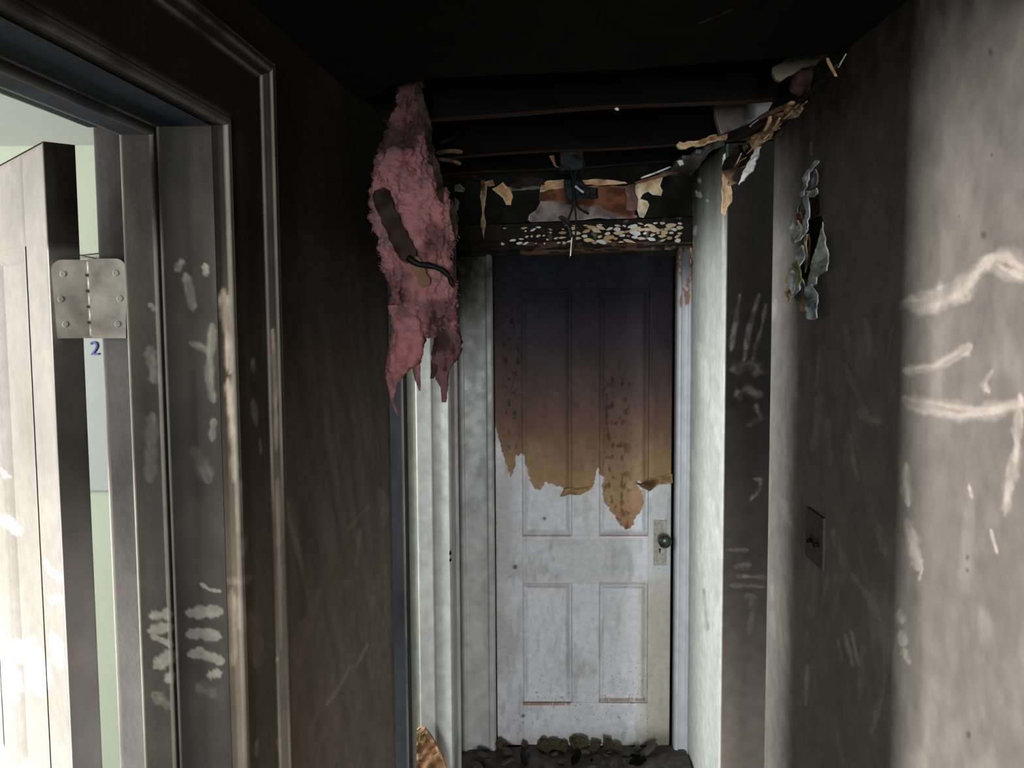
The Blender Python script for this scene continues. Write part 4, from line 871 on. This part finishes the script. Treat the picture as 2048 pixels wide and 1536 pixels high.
# ---- melted junction box with its wires
jb = thing('junction_box', 'melted black ceiling junction box dangling burnt wires over the door', 'junction box', tuple(at_y(np.array(1140.), np.array(318.), 2.78)))
c0 = at_y(np.array(1118.), np.array(342.), 2.80); c1 = at_y(np.array(1168.), np.array(310.), 2.80)
bm = box_bm(c0[0], c1[0], 2.795, 2.86, c0[2], c1[2] + .02, .006)
bmesh.ops.subdivide_edges(bm, edges=bm.edges[:], cuts=3, use_grid_fill=True)
P = np.array([w.co[:] for w in bm.verts]); d_ = (fbm(P, 40, 3, 600) - .5) * .016
for w, q in zip(bm.verts, d_): w.co += w.co.normalized() * q
put(bm_obj('melted_box', bm, M_BLACK), jb)
put(sheet('mounting_scrap', [(1098, 312), (1108, 310), (1112, 330), (1120, 336), (1110, 334), (1104, 322)], yy(2.79), M_ORANGE, None, .006, .004, 101, (8, .8)), jb)
put(sheet('melted_drip', [(1128, 360), (1142, 356), (1160, 360), (1172, 372), (1196, 376), (1197, 396), (1165, 398), (1150, 404), (1134, 404), (1129, 385)], yy(2.84), M_BLACK, None, .012, .02, 102, (9, 1.5)), jb)
def pw(pts, y): return curve_pts([at_y(np.array(float(a)), np.array(float(b)), y) for a, b in pts], 5)
for pts, y, r, m in [([(1140, 338), (1146, 360), (1148, 390), (1150, 410)], 2.80, .004, M_BLACK), ([(1155, 338), (1150, 350), (1149, 380), (1146, 410), (1140, 430), (1136, 440)], 2.81, .0035, M_BLACK), ([(1148, 400), (1152, 440), (1150, 480), (1144, 505), (1139, 517)], 2.805, .0028, M_BLACK),
                  ([(1150, 372), (1160, 380), (1168, 385)], 2.80, .004, M_BLUEG), ([(1150, 405), (1160, 418), (1178, 428)], 2.81, .004, M_BLACK), ([(1165, 325), (1164, 340), (1160, 352)], 2.80, .0025, M_BLACK), ([(1170, 320), (1168, 338)], 2.80, .0025, M_BLACK), ([(1122, 440), (1132, 446), (1140, 458), (1143, 475)], 2.80, .0045, M_BLACK), ([(1140, 458), (1144, 470), (1143, 488), (1141, 512)], 2.80, .002, M_CREAM)]:
    put(tube('burnt_wire', pw(pts, y), r, m), jb)
put(sheet('melted_blob', [(1116, 434), (1124, 430), (1138, 440), (1140, 452), (1130, 450)], yy(2.80), M_BLACK, None, .006, .008, 103, (6, .8)), jb)

# ---- broken stuff along the top of the right wall
rw = lambda off: (lambda u, v: on_right(u, v, off))
TW = (-1, 0, 0)
torn('drywall_flap', 'large brown torn wallboard flap along the top of the right wall', 'torn wallboard', [(1452, 338), (1470, 310), (1490, 290), (1505, 268), (1530, 246), (1560, 228), (1598, 204), (1612, 196), (1594, 222), (1570, 246), (1545, 268), (1524, 292), (1512, 302), (1500, 322), (1484, 340), (1466, 366), (1456, 372)], rw(.012), M_BROWN, .006, .05, 110, (10, 2.5), TW)
torn('drywall_flap', 'long tan paper strip hanging at the corner of the side passage', 'torn wallboard', [(1444, 316), (1450, 310), (1456, 330), (1458, 345), (1454, 372), (1462, 362), (1464, 385), (1463, 404), (1455, 414), (1450, 432), (1443, 426), (1442, 390), (1445, 350)], yy(2.80), M_TAN, .004, .02, 111, (10, 1.6))
torn('drywall_flap', 'white curled wallboard flap hanging below the large brown one', 'torn wallboard', [(1476, 370), (1484, 352), (1496, 330), (1502, 312), (1516, 296), (1523, 293), (1518, 308), (1508, 322), (1502, 342), (1488, 358)], rw(.03), M_WHITE, .004, .03, 112, (9, 1.5), TW)
torn('melted_plastic', 'black melted plastic clinging beside the tan strip at the passage corner', 'melted plastic', [(1449, 330), (1458, 312), (1470, 298), (1480, 290), (1482, 304), (1474, 322), (1462, 340), (1452, 342)], rw(.05), M_BLACK, .012, .03, 113, (8, 1.5), TW)
torn('drywall_flap', 'small white paper edge above the tan strip at the passage corner', 'torn wallboard', [(1446, 310), (1451, 306), (1450, 335), (1446, 350), (1444, 330)], yy(2.78), M_WHITE, .003, .01, 114, (9, 1))
def rs(label, pxs, off, r, mat): 
    o = tube('wood_splinter', curve_pts([on_right(np.array(float(a)), np.array(float(b)), off) for a, b in pxs], 5), r, mat, None, 6, lambda t: 1.15 - .6 * abs(t - .4), .6); return props(o, label, 'splinter', 'splintered laths')
rs('long pale lath sliver along the top edge of the right wall', [(1505, 302), (1535, 272), (1562, 246), (1590, 216), (1616, 190)], .014, .0035, M_CREAM)
rs('tan splinter standing upright across the brown wallboard flap', [(1530, 262), (1540, 240), (1538, 222)], .06, .005, M_TAN)
rs('short white sliver above the brown wallboard flap', [(1500, 253), (1508, 246), (1516, 240)], .05, .003, M_WHITE)
rs('tan bent splinter hanging under the ceiling near the right wall', [(1654, 116), (1661, 132), (1672, 152)], .03, .004, M_TAN)
rs('thin pale splinter at the ceiling corner of the right wall', [(1676, 136), (1684, 122), (1692, 108)], .004, .0018, M_WHITE)
rs('brown lath piece below the upper joist by the right wall', [(1520, 236), (1550, 222), (1585, 205)], .08, .008, M_BROWN)
rs('dark lath piece crossing behind the brown wallboard flap', [(1470, 280), (1510, 256), (1550, 236)], .05, .010, M_LATH)
rs('brown broken lath lying on the right wall top by the pink tuft', [(1600, 205), (1640, 165), (1675, 130)], .02, .006, M_LATH)
r7 = random.Random(5)
for k in range(9):
    t0 = r7.uniform(.05, .85); x_ = 1462 + 150 * t0; y_ = 338 - 142 * t0; l_ = r7.uniform(14, 34); a_ = r7.uniform(.3, 1.2)
    rs('thin tan sliver in the torn edge along the top of the right wall', [(x_, y_), (x_ + l_ * .5 * math.cos(a_), y_ - l_ * .5 * math.sin(a_) + r7.uniform(-3, 3)), (x_ + l_ * math.cos(a_), y_ - l_ * math.sin(a_))], r7.uniform(.03, .07), r7.uniform(.0014, .003), [M_TAN, M_CREAM, M_BROWN][k % 3])
props(strip3('broken_board', [(1548, 152), (1575, 136), (1605, 120), (1640, 112)], [1.95, 1.95, 1.93, 1.90], .034, .012, mat_plain('smoked_board', (104, 95, 76), .8, .2, .3, 20, c2=(70, 63, 50), stretch=(.2, 1, 1)), None, 21), 'flat tan board end jutting out under the ceiling by the right wall', 'board')
tf = thing('insulation_tuft', 'small pink insulation tuft stuck at the top of the right wall', 'insulation', tuple(at_y(np.array(1605.), np.array(165.), 1.98)))
lobe('tuft', [(135, 1598, 1625), (150, 1590, 1640), (170, 1586, 1640), (184, 1590, 1625), (193, 1600, 1614)], 2.0, .03, M_PINKD, tf, 620, .012, nv=40, sides=30)
torn('plaster_block', 'smooth grey plaster slab between the joists above the passage corner', 'plaster', [(1430, 208), (1500, 204), (1545, 205), (1535, 222), (1500, 245), (1460, 262), (1442, 268), (1436, 250), (1431, 225)], yy(2.62), mat_plain('grey_plaster', (118, 110, 104), .85, .15, .2, 12), .03, .008, 120, (12, .6))

# ---- peeled patch on the right wall: curls of paper and paint round a dark hole
peel = thing('peeled_paper', 'peeled patch of torn paper and paint curls high on the right wall', 'torn paper', tuple(on_right(np.array(1605.), np.array(480.), 0)))
for name, pts, m, off, bg in [
    ('dark_hole', [(1618, 440), (1640, 432), (1645, 450), (1636, 480), (1632, 510), (1620, 540), (1612, 560), (1606, 530), (1610, 480)], M_CHAR, .003, .002),
    ('brown_layer', [(1606, 470), (1618, 468), (1620, 500), (1618, 530), (1610, 536), (1604, 500)], M_ORANGE, .006, .006),
    ('pale_flap', [(1644, 444), (1648, 470), (1652, 500), (1657, 542), (1652, 536), (1642, 526), (1636, 530), (1635, 550), (1634, 568), (1622, 574), (1616, 572), (1622, 535), (1630, 510), (1638, 480)], mat_plain('pale_paint_flap', (186, 190, 176), .7, .25, .12, 20), .014, .012),
    ('paper_curl', [(1607, 394), (1618, 388), (1616, 420), (1616, 455), (1610, 466), (1607, 440)], M_BLUEG, .02, .02),
    ('paper_curl', [(1612, 382), (1628, 380), (1638, 376), (1641, 386), (1632, 394), (1618, 394)], M_WHITE, .02, .02),
    ('paper_curl', [(1604, 392), (1608, 366), (1620, 340), (1630, 320), (1638, 322), (1630, 340), (1618, 372), (1610, 400)], M_BLUEG, .016, .02),
    ('paper_curl', [(1618, 378), (1628, 350), (1636, 338), (1638, 352), (1630, 370)], M_GREYP, .014, .02),
    ('dark_layer', [(1616, 396), (1640, 390), (1640, 425), (1628, 438), (1618, 432)], M_LATH, .006, .008),
    ('orange_layer', [(1594, 430), (1602, 422), (1607, 440), (1606, 456), (1596, 452)], M_ORANGE, .012, .01),
    ('paper_curl', [(1576, 455), (1584, 440), (1596, 440), (1606, 456), (1610, 466), (1606, 480), (1600, 486), (1602, 466), (1592, 458), (1584, 464), (1588, 488), (1580, 478)], M_WHITE, .02, .02),
    ('paper_curl', [(1592, 500), (1602, 490), (1606, 510), (1602, 540), (1610, 565), (1612, 590), (1604, 585), (1596, 550), (1590, 520)], M_BLUEG, .018, .02),
    ('tan_curl', [(1568, 565), (1576, 548), (1582, 530), (1588, 520), (1594, 545), (1600, 565), (1598, 582), (1586, 595), (1574, 608), (1568, 590)], M_CREAM, .02, .03),
    ('white_curl', [(1580, 560), (1590, 540), (1598, 560), (1598, 580), (1584, 594)], M_BLUEG, .03, .02),
    ('green_layer', [(1588, 525), (1594, 518), (1602, 560), (1598, 575), (1592, 552)], mat_plain('old_green_paint', (150, 150, 96), .7, .2, .3, 40), .034, .01),
    ('paper_curl', [(1612, 575), (1630, 568), (1634, 585), (1640, 606), (1636, 636), (1624, 640), (1614, 638), (1616, 610)], M_BLUEG, .018, .02),
    ('tan_curl', [(1600, 612), (1610, 592), (1616, 600), (1614, 626), (1600, 622)], M_TAN, .014, .02),
    ('paper_curl', [(1582, 430), (1590, 415), (1598, 385), (1600, 400), (1596, 425)], M_GREYP, .004, .006),
    ('wood_strip', [(1608, 470), (1613, 468), (1614, 530), (1610, 545)], M_CREAM, .010, .004)]:
    put(sheet(name, pts, rw(off), m, None, .0025, bg, len(name) + int(pts[0][0]) % 50, (8, .8), TW), peel)

# ---- switch plate
sw = thing('light_switch', 'soot-covered switch plate with broken black toggles on the right wall', 'light switch', tuple(on_right(np.array(1634.), np.array(1075.), 0)))
a = on_right(np.array(1618.), np.array(1015.)); b = on_right(np.array(1650.), np.array(1136.))
sy0, sy1, sz0, sz1 = float(b[1]), float(a[1]), 1.232, 1.345
M_PLATE = mat_plain('sooted_switch_plate', (84, 80, 72), .7, .2, .35, 50, c2=(52, 50, 46))
put(bm_obj('plate', box_bm(XR - .006, XR + .002, sy0, sy1, sz0, sz1, .0025), M_PLATE), sw)
for (uu, vv, dz) in ((1623, 1078, .010), (1636, 1087, .010)):
    q = on_right(np.array(float(uu)), np.array(float(vv)), .006)
    o = put(bm_obj('toggle_slot', box_bm(XR - .0075, XR - .004, q[1] - .009, q[1] + .009, q[2] - .008, q[2] + .010, .001), M_BLACK), sw)
    t = put(tube('toggle', [(XR - .006, q[1], q[2]), (XR - .016, q[1] + .002, q[2] - .006)], .0045, M_BLACK), sw)
for zz_ in (sz0 + .014, sz1 - .014):
    for y_ in (sy0 + .03, sy1 - .03):
        bm = bmesh.new(); bmesh.ops.create_cone(bm, cap_ends=True, segments=12, radius1=.003, radius2=.002, depth=.002, matrix=Matrix.Translation((XR - .007, y_, zz_)) @ Matrix.Rotation(-math.pi / 2, 4, 'Y'))
        put(bm_obj('screw_head', bm, M_METAL), sw)

# ---- warped plywood scrap leaning in the far left doorway
pts = [(834, 1460), (840, 1455), (850, 1456), (860, 1468), (872, 1488), (884, 1514), (893, 1540), (899, 1575), (902, 1620), (904, 1672), (834, 1672)]
ply = torn('plywood_scrap', 'warped tan plywood scrap with a curved edge leaning in the far left doorway', 'board', pts, lambda u, v: at_y(u, v, 2.93 + .0), M_PLY, .012, .02, 130, (30, .8))

# ---- charred rubble on the floor in front of the end door
rub = bpy.data.meshes.new('rubble_bed')
nx, ny = 80, 60; Xg, Yg = np.meshgrid(np.linspace(left_x(3) + .02, XR - .01, nx), np.linspace(2.55, YE + .015, ny), indexing='ij')
P = np.column_stack([Xg.ravel(), Yg.ravel(), np.zeros(nx * ny)])
e = smooth(0, .25, P[:, 1] - 2.55)
P[:, 2] = .004 + e * (.004 + .05 * np.clip(fbm(P, 9, 4, 700) - .35, 0, 1)) 
ro = link('charred_rubble', quad_mesh('charred_rubble', P, nx, ny, None, False), M_DEBRIS); props(ro, 'fine charred rubble covering the floor before the end door', 'rubble', kind='stuff')
chunk_me = []
for s in range(8):
    bm = bmesh.new(); bmesh.ops.create_icosphere(bm, subdivisions=2, radius=1.0); q = np.array([w.co[:] for w in bm.verts]); d_ = fbm(q + s * 5, 1.6, 3, 710 + s)
    r0 = random.Random(s); sc_ = Vector((1.25, r0.uniform(.35, .8), r0.uniform(.22, .5)))
    for w, g in zip(bm.verts, d_): w.co = Vector(w.co[:]) * float(.45 + g * 1.1) * sc_
    m2 = bpy.data.meshes.new('charred_chunk'); bm.to_mesh(m2); bm.free(); m2.materials.append([M_DEBRIS, M_CHAR, M_DEBRIS, M_ASH, M_BLACK, M_DEBRIS, M_FLUFF, M_ASH][s]); chunk_me.append(m2)
rr = random.Random(77)
spots = []
for q in range(400):
    x = rr.uniform(left_x(3.3) + .06, XR - .06); y = rr.uniform(2.9, YE - .05); s = rr.uniform(.010, .034)
    if len(spots) >= 80: break
    if any(math.hypot(x - a, y - b) < (s + c) * 1.0 for a, b, c in spots): continue
    spots.append((x, y, s)); k = rr.choice([0, 0, 1, 2, 3, 4, 5, 7])
    o = bpy.data.objects.new('charred_chunk', chunk_me[k]); COL.objects.link(o); o.scale = (s, s, s); o.rotation_euler = (rr.uniform(-.4, .4), rr.uniform(-.4, .4), rr.uniform(0, 6.28)); o.location = (x, y, s * .5 + .018)
    props(o, 'charred chunk lying in the rubble before the end door', 'debris', 'charred chunks on the floor')
fl_me = []
for k in range(4):
    bm = bmesh.new(); bmesh.ops.create_icosphere(bm, subdivisions=4, radius=1.0); q = np.array([w.co[:] for w in bm.verts]); d_ = (fbm(q + k * 7, 1.3, 5, 740 + k) - .5) * 1.7 + (noise(q + k, 9, 750) - .5) * .35
    for w, g in zip(bm.verts, d_): w.co = w.co * float(max(.2, .8 + g))
    m2 = bpy.data.meshes.new('fluff_clump'); bm.to_mesh(m2); bm.free(); m2.materials.append(M_FLUFF); fl_me.append(m2)
for q, (u, v, s) in enumerate([(1000, 1488, .022), (1050, 1492, .018), (1088, 1491, .030), (1105, 1489, .026), (1125, 1493, .026), (1150, 1486, .032), (1163, 1484, .026), (1190, 1492, .024), (1215, 1487, .028), (1232, 1492, .022), (1275, 1496, .015)]):
    p = at_y(np.array(float(u)), np.array(float(v)), YE - .02 - .004 * (q % 3)); o = bpy.data.objects.new('fluff_clump', fl_me[q % 4]); COL.objects.link(o); o.location = (p[0], p[1], max(.012, p[2])); o.scale = (s * 1.3, s * .7, s * .85); o.rotation_euler = (0, 0, q)
    props(o, 'tan fluffy clump of wet debris against the bottom of the end door', 'debris', 'tan clumps under the door')
